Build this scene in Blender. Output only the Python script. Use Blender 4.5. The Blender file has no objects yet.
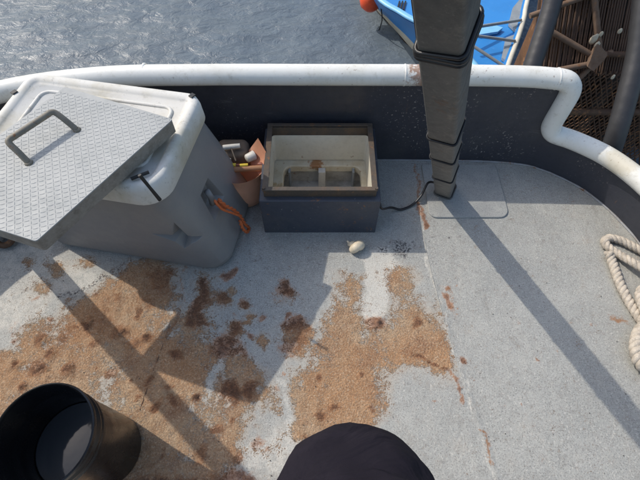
import bpy, bmesh, math, random
import numpy as np
from mathutils import Vector, Matrix, noise
random.seed(7); np.random.seed(7)
S = bpy.context.scene
R = math.radians
COL = S.collection
# ------------------------------------------------------------------ camera, world, sun, exposure
PITCH, FPX, CH = 58.0, 455.0, 1.5
cd = bpy.data.cameras.new("camera"); cam = bpy.data.objects.new("camera", cd); COL.objects.link(cam)
cam.location = (0, 0, CH); cam.rotation_euler = (R(90 - PITCH), 0, 0)
cd.sensor_fit = 'HORIZONTAL'; cd.sensor_width = 36; cd.lens = 36 * FPX / 640
cd.clip_start = 0.02; cd.clip_end = 3000
S.camera = cam
SUN = Vector((.83, -.45, -1.0))
w = bpy.data.worlds.new("World"); S.world = w; w.use_nodes = True
nt = w.node_tree; bg = nt.nodes['Background']
sky = nt.nodes.new('ShaderNodeTexSky'); sky.sky_type = 'NISHITA'; sky.sun_disc = False
back = -SUN.normalized()
sky.sun_elevation = math.asin(back.z); sky.sun_rotation = math.atan2(back.x, back.y)
sky.air_density = 1.3; sky.dust_density = 2.5
nt.links.new(sky.outputs[0], bg.inputs[0]); bg.inputs[1].default_value = 0.15
sl = bpy.data.lights.new("sun", 'SUN'); sl.energy = 2.3; sl.angle = R(0.6); sl.color = (1, .93, .83)
so = bpy.data.objects.new("sun", sl); COL.objects.link(so); so.location = (-5, 3, 6)
so.rotation_euler = SUN.to_track_quat('-Z', 'Y').to_euler()
S.view_settings.view_transform = 'Standard'; S.view_settings.look = 'None'; S.view_settings.gamma = 1
S.view_settings.exposure = 0.3
# ------------------------------------------------------------------ helpers
_c, _s = math.cos(R(PITCH)), math.sin(R(PITCH))
def at(x, y, z=0.0):
    """point on the level plane z that the photograph shows at pixel (x, y) of 640x480"""
    u = (x - 320) / FPX; v = (y - 240) / FPX
    t = (CH - z) / (_s + v * _c)
    return Vector((u * t, t * (_c - _s * v), z))
def onY(x, y, Y):
    u = (x - 320) / FPX; v = (y - 240) / FPX
    t = Y / (_c - _s * v)
    return Vector((u * t, Y, CH - t * (_s + v * _c)))
def mk(name, bm, mat, parent=None, smooth=None, **props):
    """link a bmesh given in world coordinates as one object"""
    me = bpy.data.meshes.new(name)
    if isinstance(bm, bmesh.types.BMesh):
        bmesh.ops.recalc_face_normals(bm, faces=bm.faces)
        bm.to_mesh(me); bm.free()
    else:
        bpy.data.meshes.remove(me); me = bm; me.name = name
    o = bpy.data.objects.new(name, me); COL.objects.link(o)
    if mat: me.materials.append(mat)
    if smooth is not None:
        me.polygons.foreach_set('use_smooth', [True] * len(me.polygons))
        if smooth < 180:
            me.set_sharp_from_angle(angle=R(smooth))
    if parent:
        bpy_m = wm(parent).inverted(); me.transform(bpy_m); o.parent = parent
    for k, v in props.items(): o[k] = v
    return o
def wm(o):
    m = Matrix.LocRotScale(o.location, o.rotation_euler, o.scale)
    return wm(o.parent) @ m if o.parent else m
def recenter(o):
    """put a top-level mesh's origin at its base"""
    me = o.data
    xs = [v.co for v in me.vertices]
    c = Vector((sum(v.x for v in xs) / len(xs), sum(v.y for v in xs) / len(xs), min(v.z for v in xs)))
    me.transform(Matrix.Translation(-c)); o.location = c
    return o
def empty(name, loc, label, cat, group=None, rz=0):
    o = bpy.data.objects.new(name, None); COL.objects.link(o); o.location = loc; o.rotation_euler = (0, 0, rz)
    o.empty_display_size = .05
    o['label'] = label; o['category'] = cat
    if group: o['group'] = group
    return o
def box(bm, c, s, M=None, bev=0):
    r = bmesh.ops.create_cube(bm, size=1)
    vs = r['verts']
    for v in vs: v.co = Vector((v.co.x * s[0], v.co.y * s[1], v.co.z * s[2]))
    if bev:
        es = list({e for v in vs for e in v.link_edges})
        rr = bmesh.ops.bevel(bm, geom=es, offset=bev, segments=2, affect='EDGES', profile=.5)
        vs = list({v for f in rr['faces'] for v in f.verts} | {v for v in vs if v.is_valid})
    for v in vs:
        if M: v.co = M @ v.co
        v.co = v.co + Vector(c)
    return vs
def tube(bm, pts, r, seg=12, cap=True, rs=None, roll=None, flat=1.0):
    pts = [Vector(p) for p in pts]
    n = len(pts); rings = []
    t0 = (pts[1] - pts[0]).normalized()
    up = Vector((0, 0, 1)) if abs(t0.z) < .9 else Vector((1, 0, 0))
    a = t0.cross(up).normalized()
    for i, p in enumerate(pts):
        t = (pts[min(i + 1, n - 1)] - pts[max(i - 1, 0)]).normalized()
        a = (a - t * a.dot(t)).normalized(); b = t.cross(a)
        rr = rs[i] if rs else r
        rings.append([bm.verts.new(p + (a * math.cos(k * 2 * math.pi / seg) + b * flat * math.sin(k * 2 * math.pi / seg)) * rr) for k in range(seg)])
    for i in range(n - 1):
        for k in range(seg):
            bm.faces.new((rings[i][k], rings[i][(k + 1) % seg], rings[i + 1][(k + 1) % seg], rings[i + 1][k]))
    if cap:
        bm.faces.new(rings[0][::-1]); bm.faces.new(rings[-1])
    return rings
def catmull(P, n=8):
    P = [Vector(p) for p in P]; out = []
    Q = [P[0] * 2 - P[1]] + P + [P[-1] * 2 - P[-2]]
    for i in range(1, len(Q) - 2):
        for k in range(n):
            t = k / n; a, b, c, d = Q[i - 1:i + 3]
            out.append(.5 * ((2 * b) + (c - a) * t + (2 * a - 5 * b + 4 * c - d) * t * t + (3 * b - a - 3 * c + d) * t ** 3))
    out.append(P[-1]); return out
def rrect(x0, x1, y0, y1, r, seg=8):
    if not isinstance(r, (tuple, list)): r = (r,) * 4       # order: x1y1, x0y1, x0y0, x1y0
    out = []
    for (cx, cy, sx, sy, a0, rr) in ((x1, y1, -1, -1, 0, r[0]), (x0, y1, 1, -1, 90, r[1]), (x0, y0, 1, 1, 180, r[2]), (x1, y0, -1, 1, 270, r[3])):
        for k in range(seg + 1):
            a = R(a0 + 90 * k / seg)
            out.append((cx + sx * rr + rr * math.cos(a), cy + sy * rr + rr * math.sin(a)))
    return out
def loft(bm, rings, cap0=True, cap1=True, M=None):
    V = []
    for ring in rings:
        V.append([bm.verts.new((M @ Vector(p)) if M else Vector(p)) for p in ring])
    n = len(V[0])
    for i in range(len(V) - 1):
        for k in range(n):
            bm.faces.new((V[i][k], V[i][(k + 1) % n], V[i + 1][(k + 1) % n], V[i + 1][k]))
    if cap0: bm.faces.new(V[0][::-1])
    if cap1: bm.faces.new(V[-1])
    return V
# ------------------------------------------------------------------ materials
class MT:
    def __init__(s, name, base=(.5, .5, .5), rough=.6, metal=0.0, spec=.5):
        s.m = bpy.data.materials.new(name); s.m.use_nodes = True; s.t = s.m.node_tree
        s.b = s.t.nodes['Principled BSDF']; s.b.inputs['Roughness'].default_value = rough
        s.b.inputs['Metallic'].default_value = metal; s.b.inputs['Specular IOR Level'].default_value = spec
        s.b.inputs['Base Color'].default_value = (*base, 1)
        s.co = s.t.nodes.new('ShaderNodeTexCoord'); s.h = None
        s.col = s.rgb(base)
    def L(s, a, b): s.t.links.new(a, b)
    def rgb(s, c):
        n = s.t.nodes.new('ShaderNodeRGB'); n.outputs[0].default_value = (*c, 1); return n.outputs[0]
    def noise(s, scale, detail=4, rough=.55, stretch=None, seed=0, dist=0):
        n = s.t.nodes.new('ShaderNodeTexNoise'); n.inputs['Scale'].default_value = scale
        n.inputs['Detail'].default_value = detail; n.inputs['Roughness'].default_value = rough
        n.inputs['Distortion'].default_value = dist
        mp = s.t.nodes.new('ShaderNodeMapping'); mp.inputs['Location'].default_value = (seed, seed * .7, seed * .3)
        if stretch: mp.inputs['Scale'].default_value = stretch
        s.L(s.co.outputs['Object'], mp.inputs[0]); s.L(mp.outputs[0], n.inputs['Vector'])
        return n.outputs['Fac']
    def voro(s, scale, feature='F1', out='Distance', seed=0):
        n = s.t.nodes.new('ShaderNodeTexVoronoi'); n.inputs['Scale'].default_value = scale; n.feature = feature
        mp = s.t.nodes.new('ShaderNodeMapping'); mp.inputs['Location'].default_value = (seed, seed * .7, seed * .3)
        s.L(s.co.outputs['Object'], mp.inputs[0]); s.L(mp.outputs[0], n.inputs['Vector'])
        return n.outputs[out]
    def ramp(s, f, a, b, lo=0.0, hi=1.0):
        n = s.t.nodes.new('ShaderNodeMapRange'); n.inputs[1].default_value = a; n.inputs[2].default_value = b
        n.inputs[3].default_value = lo; n.inputs[4].default_value = hi; n.interpolation_type = 'SMOOTHSTEP'
        s.L(f, n.inputs[0]); return n.outputs[0]
    def math(s, op, a, b=None):
        n = s.t.nodes.new('ShaderNodeMath'); n.operation = op
        for i, q in enumerate((a, b)):
            if q is None: continue
            if isinstance(q, (int, float)): n.inputs[i].default_value = q
            else: s.L(q, n.inputs[i])
        return n.outputs[0]
    def mix(s, fac, c, a=None):
        n = s.t.nodes.new('ShaderNodeMix'); n.data_type = 'RGBA'
        s.L(a if a is not None else s.col, n.inputs[6])
        if isinstance(c, tuple): n.inputs[7].default_value = (*c, 1)
        else: s.L(c, n.inputs[7])
        if isinstance(fac, (int, float)): n.inputs[0].default_value = fac
        else: s.L(fac, n.inputs[0])
        if a is None: s.col = n.outputs[2]
        return n.outputs[2]
    def attr(s, name):
        n = s.t.nodes.new('ShaderNodeAttribute'); n.attribute_name = name; n.attribute_type = 'GEOMETRY'
        sp = s.t.nodes.new('ShaderNodeSeparateColor'); s.L(n.outputs['Color'], sp.inputs[0]); return sp.outputs
    def rough(s, f, lo, hi):
        s.L(s.ramp(f, 0, 1, lo, hi), s.b.inputs['Roughness'])
    def bump(s, f, strength=.3, dist=.002):
        n = s.t.nodes.new('ShaderNodeBump'); n.inputs['Strength'].default_value = strength; n.inputs['Distance'].default_value = dist
        s.L(f, n.inputs['Height'])
        if s.h: s.L(s.h, n.inputs['Normal'])
        s.h = n.outputs[0]
    def done(s):
        s.L(s.col, s.b.inputs['Base Color'])
        if s.h: s.L(s.h, s.b.inputs['Normal'])
        return s.m
RUSTD = (.075, .030, .014); RUSTT = (.36, .18, .075)
def painted(name, base, dirt=(.10, .08, .06), dirtamt=.5, rust=.0, rough=.5, scale=6, specks=0.0, bump=.15, seed=0):
    m = MT(name, base, rough)
    m.mix(m.ramp(m.noise(scale, 6, .65, seed=seed), .42, .75, 0, dirtamt), dirt)
    m.mix(m.ramp(m.noise(scale * 9, 5, .7, seed=seed + 3), .45, .8, 0, dirtamt * .6), tuple(x * .45 for x in base))
    if specks: m.mix(m.ramp(m.noise(110, 3, .6, seed=seed + 9), .70 - .02 * specks, .76, 0, .75), (.5, .48, .44))
    if rust:
        f = m.math('MULTIPLY', m.ramp(m.noise(scale * 2.2, 8, .7, seed=seed + 5), .60 - rust * .12, .66 - rust * .1), 1.0)
        m.mix(f, m.mix(m.noise(60, 4), RUSTT, m.rgb(RUSTD)))
    n = m.noise(45, 6, .7, seed=seed + 1)
    m.rough(n, max(.1, rough - .15), min(1, rough + .25)); m.bump(n, bump, .003)
    return m.done()
def stain_at(mt, p, r, col, amp=1.2, top=.9):
    n = mt.t.nodes.new('ShaderNodeVectorMath'); n.operation = 'DISTANCE'; mt.L(mt.co.outputs['Object'], n.inputs[0]); n.inputs[1].default_value = p
    f = mt.math('ADD', mt.ramp(n.outputs['Value'], r, 0, 0, 1), mt.math('MULTIPLY', mt.math('SUBTRACT', mt.noise(60, 6, .75), .5), amp))
    mt.mix(mt.ramp(f, .35, .75, 0, top), col)
# --- deck
m = MT('deck_paint', (.40, .40, .37), .55)
A = m.attr('stain_light'); B2 = m.attr('wear_shade')
fine = m.noise(230, 4, .75, seed=1); med = m.noise(38, 6, .7, seed=2); big = m.noise(5, 6, .6, seed=3)
streak = m.noise(14, 5, .7, stretch=(3.2, .6, 1), seed=8)
m.mix(m.ramp(big, .3, .7, 0, .6), (.33, .335, .315))
m.mix(m.ramp(streak, .45, .75, 0, .35), (.50, .485, .43))
m.mix(m.ramp(m.noise(2.6, 7, .72, seed=91, dist=.6), .42, .62, 0, .5), (.30, .305, .285))
m.mix(m.ramp(m.noise(10, 8, .8, stretch=(4, .35, 1), seed=93), .56, .70, 0, .45), (.20, .20, .185))
m.mix(m.ramp(m.noise(11, 8, .8, stretch=(.5, 3, 1), seed=95), .60, .72, 0, .4), (.58, .56, .51))
m.mix(m.ramp(med, .45, .75, 0, .6), (.24, .235, .215))
m.mix(m.ramp(fine, .50, .64, 0, .75), (.15, .15, .14))
m.mix(m.ramp(m.noise(130, 4, .75, seed=12), .52, .7, 0, .6), (.62, .60, .55))
wash = m.math('ADD', A[0], m.math('MULTIPLY', m.math('SUBTRACT', m.noise(13, 6, .7, seed=61), .5), 1.1))
m.mix(m.ramp(wash, .02, .55, 0, .5), (.42, .35, .27))
# pale bare patches, and a sunlit area painted pale
wf = m.math('ADD', A[2], m.math('MULTIPLY', m.math('SUBTRACT', med, .5), 1.3))
m.mix(m.ramp(wf, .35, .75, 0, .75), m.mix(m.ramp(fine, .45, .6, 0, .55), (.38, .35, .29), m.rgb((.62, .60, .54))))
# black specks, also painted for small shadows at the left
kf = m.math('MULTIPLY', m.ramp(m.noise(120, 4, .7, seed=21), .47, .56), m.ramp(m.math('ADD', B2[0], m.math('MULTIPLY', m.math('SUBTRACT', med, .5), 1.2)), .3, .7))
m.mix(kf, (.045, .045, .05))
# freckles of rust
fr_ = m.math('MULTIPLY', m.ramp(m.voro(34, seed=3), .10, .02), m.ramp(wash, .1, .5))
m.mix(m.math('MULTIPLY', m.ramp(m.noise(60, 5, .7, seed=62), .55, .66), m.ramp(wash, .05, .6, .15, .9)), (.16, .085, .05))
nearr = m.math('ADD', m.math('MULTIPLY', A[0], 1.0), m.math('MULTIPLY', m.math('SUBTRACT', med, .5), 1.6))
nearr = m.math('ADD', nearr, m.math('MULTIPLY', m.math('SUBTRACT', m.noise(14, 5, .6, seed=71), .5), 1.0))
nearr = m.math('ADD', nearr, m.math('MULTIPLY', m.math('SUBTRACT', fine, .5), 1.6))
tan = m.rgb((.45, .275, .150))
tan = m.mix(m.ramp(m.noise(22, 6, .7, seed=31), .38, .66), (.56, .39, .24), tan)
tan = m.mix(m.ramp(m.noise(4, 5, .6, seed=37), .4, .62, 0, .6), (.48, .235, .095), tan)
tan = m.mix(m.ramp(m.noise(9, 6, .75, seed=33), .46, .70, 0, .8), (.30, .145, .070), tan)
tan = m.mix(m.ramp(m.noise(170, 4, .8, seed=35), .50, .64, 0, .6), (.70, .56, .40), tan)
tan = m.mix(m.ramp(m.noise(190, 4, .8, seed=36), .50, .64, 0, .6), (.20, .10, .05), tan)
m.mix(m.ramp(nearr, .30, .68, 0, .96), tan)
halo = m.math('ADD', A[1], m.math('MULTIPLY', m.math('SUBTRACT', m.noise(55, 7, .8, seed=81), .5), 1.7))
m.mix(m.ramp(halo, .18, .6, 0, .7), (.36, .165, .07))
drk = m.math('ADD', m.math('MULTIPLY', A[1], 1.15), m.math('MULTIPLY', m.math('SUBTRACT', med, .5), 1.6))
drk = m.math('ADD', drk, m.math('MULTIPLY', m.math('SUBTRACT', fine, .5), 1.6))
dcol = m.mix(m.ramp(m.noise(90, 5, .75, seed=41), .4, .65), (.22, .095, .045), m.rgb((.12, .055, .032)))
m.mix(m.ramp(drk, .34, .95, 0, .85), dcol)
orf = m.math('ADD', B2[1], m.math('MULTIPLY', m.math('SUBTRACT', m.noise(60, 7, .8, seed=83), .5), 2.2))
m.mix(m.ramp(orf, .38, .8, 0, .85), m.mix(fine, (.36, .17, .06), m.rgb((.19, .085, .035))))
# wet look and relief
m.rough(m.math('ADD', fine, m.math('MULTIPLY', A[0], .25)), .35, .85)
m.bump(big, .12, .01)
m.bump(m.noise(75, 5, .7, seed=51), .55, .0035)
m.bump(fine, .6, .0016)
pop = m.math('MULTIPLY', m.ramp(m.noise(150, 4, .7, seed=52), .35, .7), m.ramp(nearr, .4, .6))
m.bump(pop, .9, .003)
m.b.inputs['Specular IOR Level'].default_value = .55
M_deck = m.done()
M_seam = painted('rusted_weld', (.16, .085, .05), (.30, .2, .13), .8, .1, .8, 30, bump=.5, seed=5)
m = MT('slate_blue_paint', (.034, .037, .050), .42)
m.mix(m.ramp(m.noise(5, 6, .65), .42, .75, 0, .6), (.060, .062, .066)); m.mix(m.ramp(m.noise(45, 5, .7, seed=3), .45, .8, 0, .5), (.018, .019, .024))
m.mix(m.math('MULTIPLY', m.ramp(m.noise(110, 3, .6, seed=9), .62, .68, 0, .8), m.ramp(m.noise(3.2, 3, .6, seed=14), .50, .68)), (.42, .38, .34))
m.mix(m.math('MULTIPLY', m.ramp(m.noise(18, 6, .75, stretch=(2.2, 2.2, .45), seed=21), .60, .70, 0, .7), m.ramp(m.noise(4, 3, seed=5), .45, .6)), (.12, .075, .05))
m.mix(m.ramp(m.noise(9, 6, .75, stretch=(.5, .5, 2.5), seed=26), .60, .74, 0, .4), (.13, .13, .135))
n_ = m.noise(45, 6, .7, seed=1); m.rough(n_, .3, .65); m.bump(n_, .15, .003); m.bump(m.noise(3.0, 3), .5, .02); M_navy = m.done()
M_boxp = painted('grey_blue_paint', (.050, .058, .078), (.085, .085, .088), .6, .05, .45, 7, specks=.8, bump=.15, seed=4)
m = MT('white_rail_paint', (.76, .76, .72), .42)
m.mix(m.ramp(m.noise(4, 6, .65, seed=6), .42, .7, 0, .5), (.60, .58, .50)); m.mix(m.ramp(m.noise(30, 6, .75, seed=7), .52, .74, 0, .5), (.42, .39, .32))
m.mix(m.math('MULTIPLY', m.ramp(m.noise(75, 5, .75, seed=8), .60, .66, 0, .9), m.ramp(m.noise(5, 4, seed=17), .48, .64, .12, 1)), (.16, .09, .05))
stain_at(m, (.375, .0, .46), .13, (.26, .11, .045), 2.6, .8); stain_at(m, (1.13, -.20, .22), .13, (.56, .49, .34), .9, .55)
m.bump(m.noise(45, 5, .7), .18, .003); M_rail = m.done()
M_railr = painted('rail_weld_rust', (.6, .5, .4), (.3, .15, .07), .8, 1.2, .7, 20, bump=.4, seed=6)
M_rim = painted('rusty_angle_iron', (.075, .062, .05), (.13, .08, .045), .9, -.1, .6, 14, bump=.5, seed=2)
M_cream = painted('cream_paint', (.70, .67, .57), (.5, .43, .3), .4, -.3, .45, 7, bump=.12, seed=9)
m = MT('cream_ledge_with_rust', (.64, .59, .46), .5)
m.mix(m.ramp(m.noise(14, 6, .7, seed=2), .4, .7, 0, .6), (.50, .40, .24)); m.mix(m.ramp(m.noise(40, 6, .75, seed=5), .58, .68, 0, .8), (.30, .16, .06))
stain_at(m, (-.015, .133, .054), .06, (.32, .13, .035), 2.2); stain_at(m, (.185, -.06, .054), .12, (.42, .25, .08), 1.8, .8); stain_at(m, (-.18, -.03, .054), .12, (.45, .30, .12), 1.8, .8); m.bump(m.noise(80, 5), .3, .002)
M_ledge = m.done()
M_well = painted('dull_grey_paint', (.58, .57, .53), (.14, .12, .1), .7, .1, .5, 9, bump=.15, seed=11)
m = MT('grey_moulded_plastic', (.215, .215, .215), .45)
m.mix(m.ramp(m.noise(3.5, 6, .65, seed=3), .4, .72, 0, .6), (.27, .26, .24)); m.mix(m.ramp(m.noise(40, 6, .75, stretch=(1, 1, .25), seed=4), .56, .74, 0, .5), (.26, .255, .24))
m.mix(m.ramp(m.noise(9, 7, .8, stretch=(.25, .25, 3), seed=8), .60, .70, 0, .35), (.09, .09, .09)); m.mix(m.ramp(m.noise(120, 5, .8, seed=6), .60, .72, 0, .5), (.09, .085, .08))
n_ = m.noise(30, 6, .7, seed=5); m.rough(n_, .35, .65); m.bump(n_, .1, .003); M_tub = m.done()
M_tub2 = painted('dark_recess_plastic', (.10, .104, .115), (.15, .15, .15), .5, 0, .5, 4, bump=.06, seed=13)
m = MT('white_moulded_plastic', (.66, .65, .61), .68)
m.mix(m.ramp(m.noise(5, 6, .65, seed=3), .42, .7, 0, .8), (.46, .42, .31))
m.mix(m.ramp(m.noise(28, 6, .75, seed=5), .55, .75, 0, .7), (.26, .24, .19))
m.mix(m.ramp(m.noise(90, 5, .7, seed=6), .6, .72, 0, .5), (.15, .14, .12))
m.bump(m.noise(60, 5), .15, .002); M_lid = m.done()
m = MT('galvanised_tread_plate', (.37, .38, .375), .42, .55)
m.mix(m.ramp(m.noise(7, 6, .7, seed=1), .4, .7, 0, .6), (.27, .285, .285))
m.mix(m.ramp(m.noise(60, 5, .7, seed=2), .5, .75, 0, .5), (.46, .47, .46))
n_ = m.noise(40, 6, .7, seed=4); m.rough(n_, .5, .8); m.bump(n_, .2, .002); m.b.inputs['Metallic'].default_value = .1; M_tread = m.done()
m = MT('dull_galvanised_edge', (.29, .275, .245), .6, .25)
m.mix(m.ramp(m.noise(25, 6, .75, seed=1), .4, .7, 0, .8), (.15, .135, .115))
m.mix(m.ramp(m.noise(120, 5, .7, seed=2), .5, .7, 0, .5), (.4, .38, .33)); m.bump(m.noise(70, 6), .4, .002); M_edge = m.done()
M_handle = painted('brown_handle_steel', (.20, .18, .145), (.28, .25, .19), .7, .1, .5, 20, bump=.25, seed=3)
m = MT('grimy_grey_steel', (.105, .105, .10), .48, .15)
m.mix(m.ramp(m.noise(6, 6, .7, seed=1), .42, .68, 0, .75), (.075, .072, .068))
m.mix(m.ramp(m.noise(9, 6, .75, stretch=(2, 2, .5), seed=2), .52, .72, 0, .65), (.22, .205, .175))
m.mix(m.ramp(m.noise(120, 5, .7, seed=7), .55, .72, 0, .6), (.25, .24, .215))
m.mix(m.ramp(m.noise(16, 8, .75, seed=5), .57, .68, 0, .7), (.11, .06, .035))
m.mix(m.ramp(m.noise(3.5, 7, .75, seed=15), .44, .62, 0, .5), (.155, .15, .135))
n_ = m.noise(55, 6, .75, seed=4); m.rough(n_, .4, .8); m.bump(n_, .12, .002); M_post = m.done()
m = MT('worn_deck_grey', (.37, .375, .355), .5)
m.mix(m.ramp(m.noise(7, 6, .7, seed=1), .4, .7, 0, .7), (.25, .26, .26))
m.mix(m.ramp(m.noise(30, 7, .8, seed=9), .5, .7, 0, .5), (.46, .45, .41))
m.mix(m.ramp(m.noise(230, 4, .75, seed=7), .50, .64, 0, .7), (.16, .16, .16))
m.bump(m.noise(90, 5, .7), .4, .002); M_bplate = m.done()
M_bplate2 = painted('worn_pale_weld', (.30, .31, .32), (.2, .15, .1), .7, .2, .6, 14, bump=.3)
def simple(name, base, rough=.5, metal=0, bump=.1, var=.35, scale=20, spec=.5):
    m = MT(name, base, rough, metal, spec)
    m.mix(m.ramp(m.noise(scale, 6, .65), .35, .7, 0, var), tuple(x * .55 for x in base))
    m.mix(m.ramp(m.noise(scale * 5, 5, .7, seed=4), .5, .75, 0, var * .6), tuple(min(1, x * 1.5 + .02) for x in base))
    m.bump(m.noise(scale * 4, 5), bump, .002); return m.done()
M_rubber = simple('black_rubber', (.016, .016, .017), .5, bump=.15)
M_cable = simple('black_cable_sheath', (.012, .012, .014), .35, bump=.05)
M_hose = simple('ribbed_black_hose', (.035, .035, .038), .45, bump=.3, scale=14)
M_orange = simple('faded_orange_plastic', (.88, .47, .30), .4, bump=.06, scale=9, var=.2)
M_orrope = simple('orange_polypropylene_cord', (.55, .13, .035), .6, bump=.3, scale=60)
M_wood = simple('worn_wood', (.34, .17, .085), .6, bump=.25, scale=18)
M_brownpad = simple('muddy_brown_leather', (.20, .15, .11), .75, bump=.4, scale=25)
M_white = simple('dull_white_plastic', (.62, .60, .55), .5, bump=.1, scale=25)
M_yellow = simple('yellow_plastic', (.75, .55, .05), .45, bump=.08)
M_redbrown = simple('reddish_brown_plastic', (.22, .07, .045), .5, bump=.2)
M_rope = simple('cream_laid_rope', (.54, .48, .40), .9, bump=1.0, scale=45, var=.85)
M_shell = simple('cream_shell', (.72, .62, .46), .5, bump=.3, scale=40, var=.5)
m = MT('black_bucket_plastic', (.008, .008, .009), .22)
m.mix(m.ramp(m.noise(30, 5, .7), .5, .8, 0, .4), (.03, .028, .025)); m.rough(m.noise(20, 5, .6), .15, .4); m.bump(m.noise(40, 4), .04, .002); M_bucket = m.done()
m = MT('dirty_bilge_water', (.05, .055, .06), .06); m.bump(m.noise(18, 3), .1, .004); M_liquid = m.done()
m = MT('blue_hull_paint', (.03, .235, .62), .45)
m.mix(m.ramp(m.noise(3, 6, .6), .4, .75, 0, .35), (.02, .15, .42)); m.mix(m.ramp(m.noise(30, 6, .7), .58, .75, 0, .35), (.2, .38, .6)); m.bump(m.noise(10, 4), .06, .01); M_blue = m.done()
m = MT('pale_blue_strake', (.22, .52, .80), .4); m.mix(m.ramp(m.noise(12, 5), .5, .8, 0, .5), (.12, .36, .65)); M_pblue = m.done()
M_boot = simple('off_white_boot_stripe', (.62, .58, .48), .5, scale=7, var=.4)
M_greyp = simple('bare_grey_plate', (.33, .36, .38), .5, .3, scale=12)
M_buoy = simple('orange_buoy_vinyl', (.85, .10, .03), .35, bump=.05)
M_rust = painted('heavy_brown_rust', (.095, .052, .032), (.15, .09, .05), .9, .5, .8, 12, bump=.7, seed=5)
M_rustb = painted('mid_brown_rust', (.115, .068, .045), (.06, .035, .022), .8, .2, .8, 16, bump=.5, seed=3)
M_rustl = painted('pale_brown_rust', (.19, .125, .085), (.11, .065, .04), .8, .2, .8, 16, bump=.6, seed=8)
M_timber = painted('rusty_timber_pile', (.14, .065, .025), (.045, .025, .015), .9, .4, .85, 8, bump=.8, seed=18)
M_quay = painted('shade_dark_steel', (.022, .016, .013), (.04, .025, .018), .8, .2, .8, 4, bump=.6, seed=28)  # dark tone stands in for the shade behind the dredge
m = MT('charcoal_cloth', (.014, .012, .018), .9)
m.mix(m.ramp(m.noise(12, 5), .4, .7, 0, .5), (.024, .020, .029)); m.bump(m.noise(7, 4, .55, stretch=(1, .5, 1), dist=1.2), .8, .03); m.bump(m.noise(600, 2), .35, .0008)
m.b.inputs['Sheen Weight'].default_value = 0; m.b.inputs['Specular IOR Level'].default_value = .12; M_cloth = m.done()
M_jacket = simple('navy_jacket_cloth', (.03, .035, .06), .8, bump=.4, scale=10)
M_skin = simple('skin', (.50, .30, .21), .5, bump=.08, scale=20, var=.15)
M_hair = simple('brown_hair', (.06, .035, .02), .7, bump=.5, scale=80)
M_boots = simple('black_boot_rubber', (.02, .02, .02), .5)
# --- water
m = MT('harbour_water', (.12, .15, .178), .27)
m.mix(m.ramp(m.noise(1.2, 4), .4, .7, 0, .4), (.17, .19, .20))
m.bump(m.noise(7, 5, .6, stretch=(1, 1.6, 1), dist=.6), .36, .10)
m.bump(m.noise(26, 4, .6, stretch=(1, 1.7, 1), dist=.3), .12, .03)
m.b.inputs['IOR'].default_value = 1.333
M_water = m.done()
# ------------------------------------------------------------------ SETTING: water
WZ = -1.2
nx, ny = 260, 220
X = np.linspace(-5.5, 5.5, nx); Y = np.linspace(1.0, 9.0, ny)
bm = bmesh.new()
g = []
for j in range(ny):
    row = []
    for i in range(nx):
        x, y = X[i], Y[j]
        e = min(1, min(i, nx - 1 - i, j, ny - 1 - j) / 8)
        z = noise.fractal(Vector((x * 2.4, y * 4.2, 1.3)), 1.0, 2.0, 4) * .020 + noise.noise(Vector((x * 1.1, y * 1.6, 4))) * .02
        row.append(bm.verts.new((x, y, WZ + z * e)))
    g.append(row)
for j in range(ny - 1):
    for i in range(nx - 1):
        bm.faces.new((g[j][i], g[j][i + 1], g[j + 1][i + 1], g[j + 1][i]))
# the calm sheet out to the horizon, butted to the rippled patch
xs = [-1500, -5.5, 5.5, 1500]; ys = [-1500, 1.0, 9.0, 1500]
for j in range(3):
    for i in range(3):
        if i == 1 and j == 1: continue
        bm.faces.new([bm.verts.new((xs[a], ys[b], WZ)) for a, b in ((i, j), (i + 1, j), (i + 1, j + 1), (i, j + 1))])
water = mk('water', bm, M_water, smooth=180, kind='structure')
# ------------------------------------------------------------------ deck outline
OUT = [(-1.72, -3.2), (-1.72, -.5), (-1.70, .2), (-1.66, .6), (-1.58, .88), (-1.42, 1.08), (-1.10, 1.26), (-.78, 1.335), (-.43, 1.35), (0, 1.35), (.4, 1.348), (.70, 1.342), (.867, 1.325),
       (.946, 1.297), (1.02, 1.252), (1.09, 1.194), (1.15, 1.116), (1.20, 1.02), (1.24, .905), (1.27, .72), (1.29, .4), (1.30, 0), (1.30, -.6), (1.30, -3.2)]
path = [Vector((p.x, p.y, 0)) for p in catmull([Vector((a, b, 0)) for a, b in OUT], 6)]
HX0, HX1, HY0, HY1 = -.217, .217, .972, 1.333        # hatch box walls (outer)
def inside(px, py, poly):
    res = np.zeros(px.shape, bool); n = len(poly)
    for i in range(n):
        x0, y0 = poly[i]; x1, y1 = poly[(i + 1) % n]
        if y0 == y1: continue
        c = ((y0 > py) != (y1 > py)) & (px < (x1 - x0) * (py - y0) / (y1 - y0) + x0)
        res ^= c
    return res
def pdist(px, py, poly):
    d = np.full(px.shape, 1e9); n = len(poly)
    for i in range(n):
        a = np.array(poly[i]); b = np.array(poly[(i + 1) % n]); ab = b - a
        t = np.clip(((px - a[0]) * ab[0] + (py - a[1]) * ab[1]) / max(1e-9, ab @ ab), 0, 1)
        d = np.minimum(d, np.hypot(px - a[0] - t * ab[0], py - a[1] - t * ab[1]))
    return d
STEP = .0065
gx = np.arange(-1.78, 1.34, STEP); gy = np.arange(-.35, 1.37, STEP)
gx[np.argmin(abs(gx - (HX0 + .006)))] = HX0 + .006; gx[np.argmin(abs(gx - (HX1 - .006)))] = HX1 - .006
gy[np.argmin(abs(gy - (HY0 + .006)))] = HY0 + .006; gy[np.argmin(abs(gy - (HY1 - .006)))] = HY1 - .006
PX, PY = np.meshgrid(gx, gy)
wx = np.array([noise.fractal(Vector((x * 11, y * 11, 7)), .9, 2.1, 5) for x, y in zip(PX.ravel(), PY.ravel())]).reshape(PX.shape)
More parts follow.
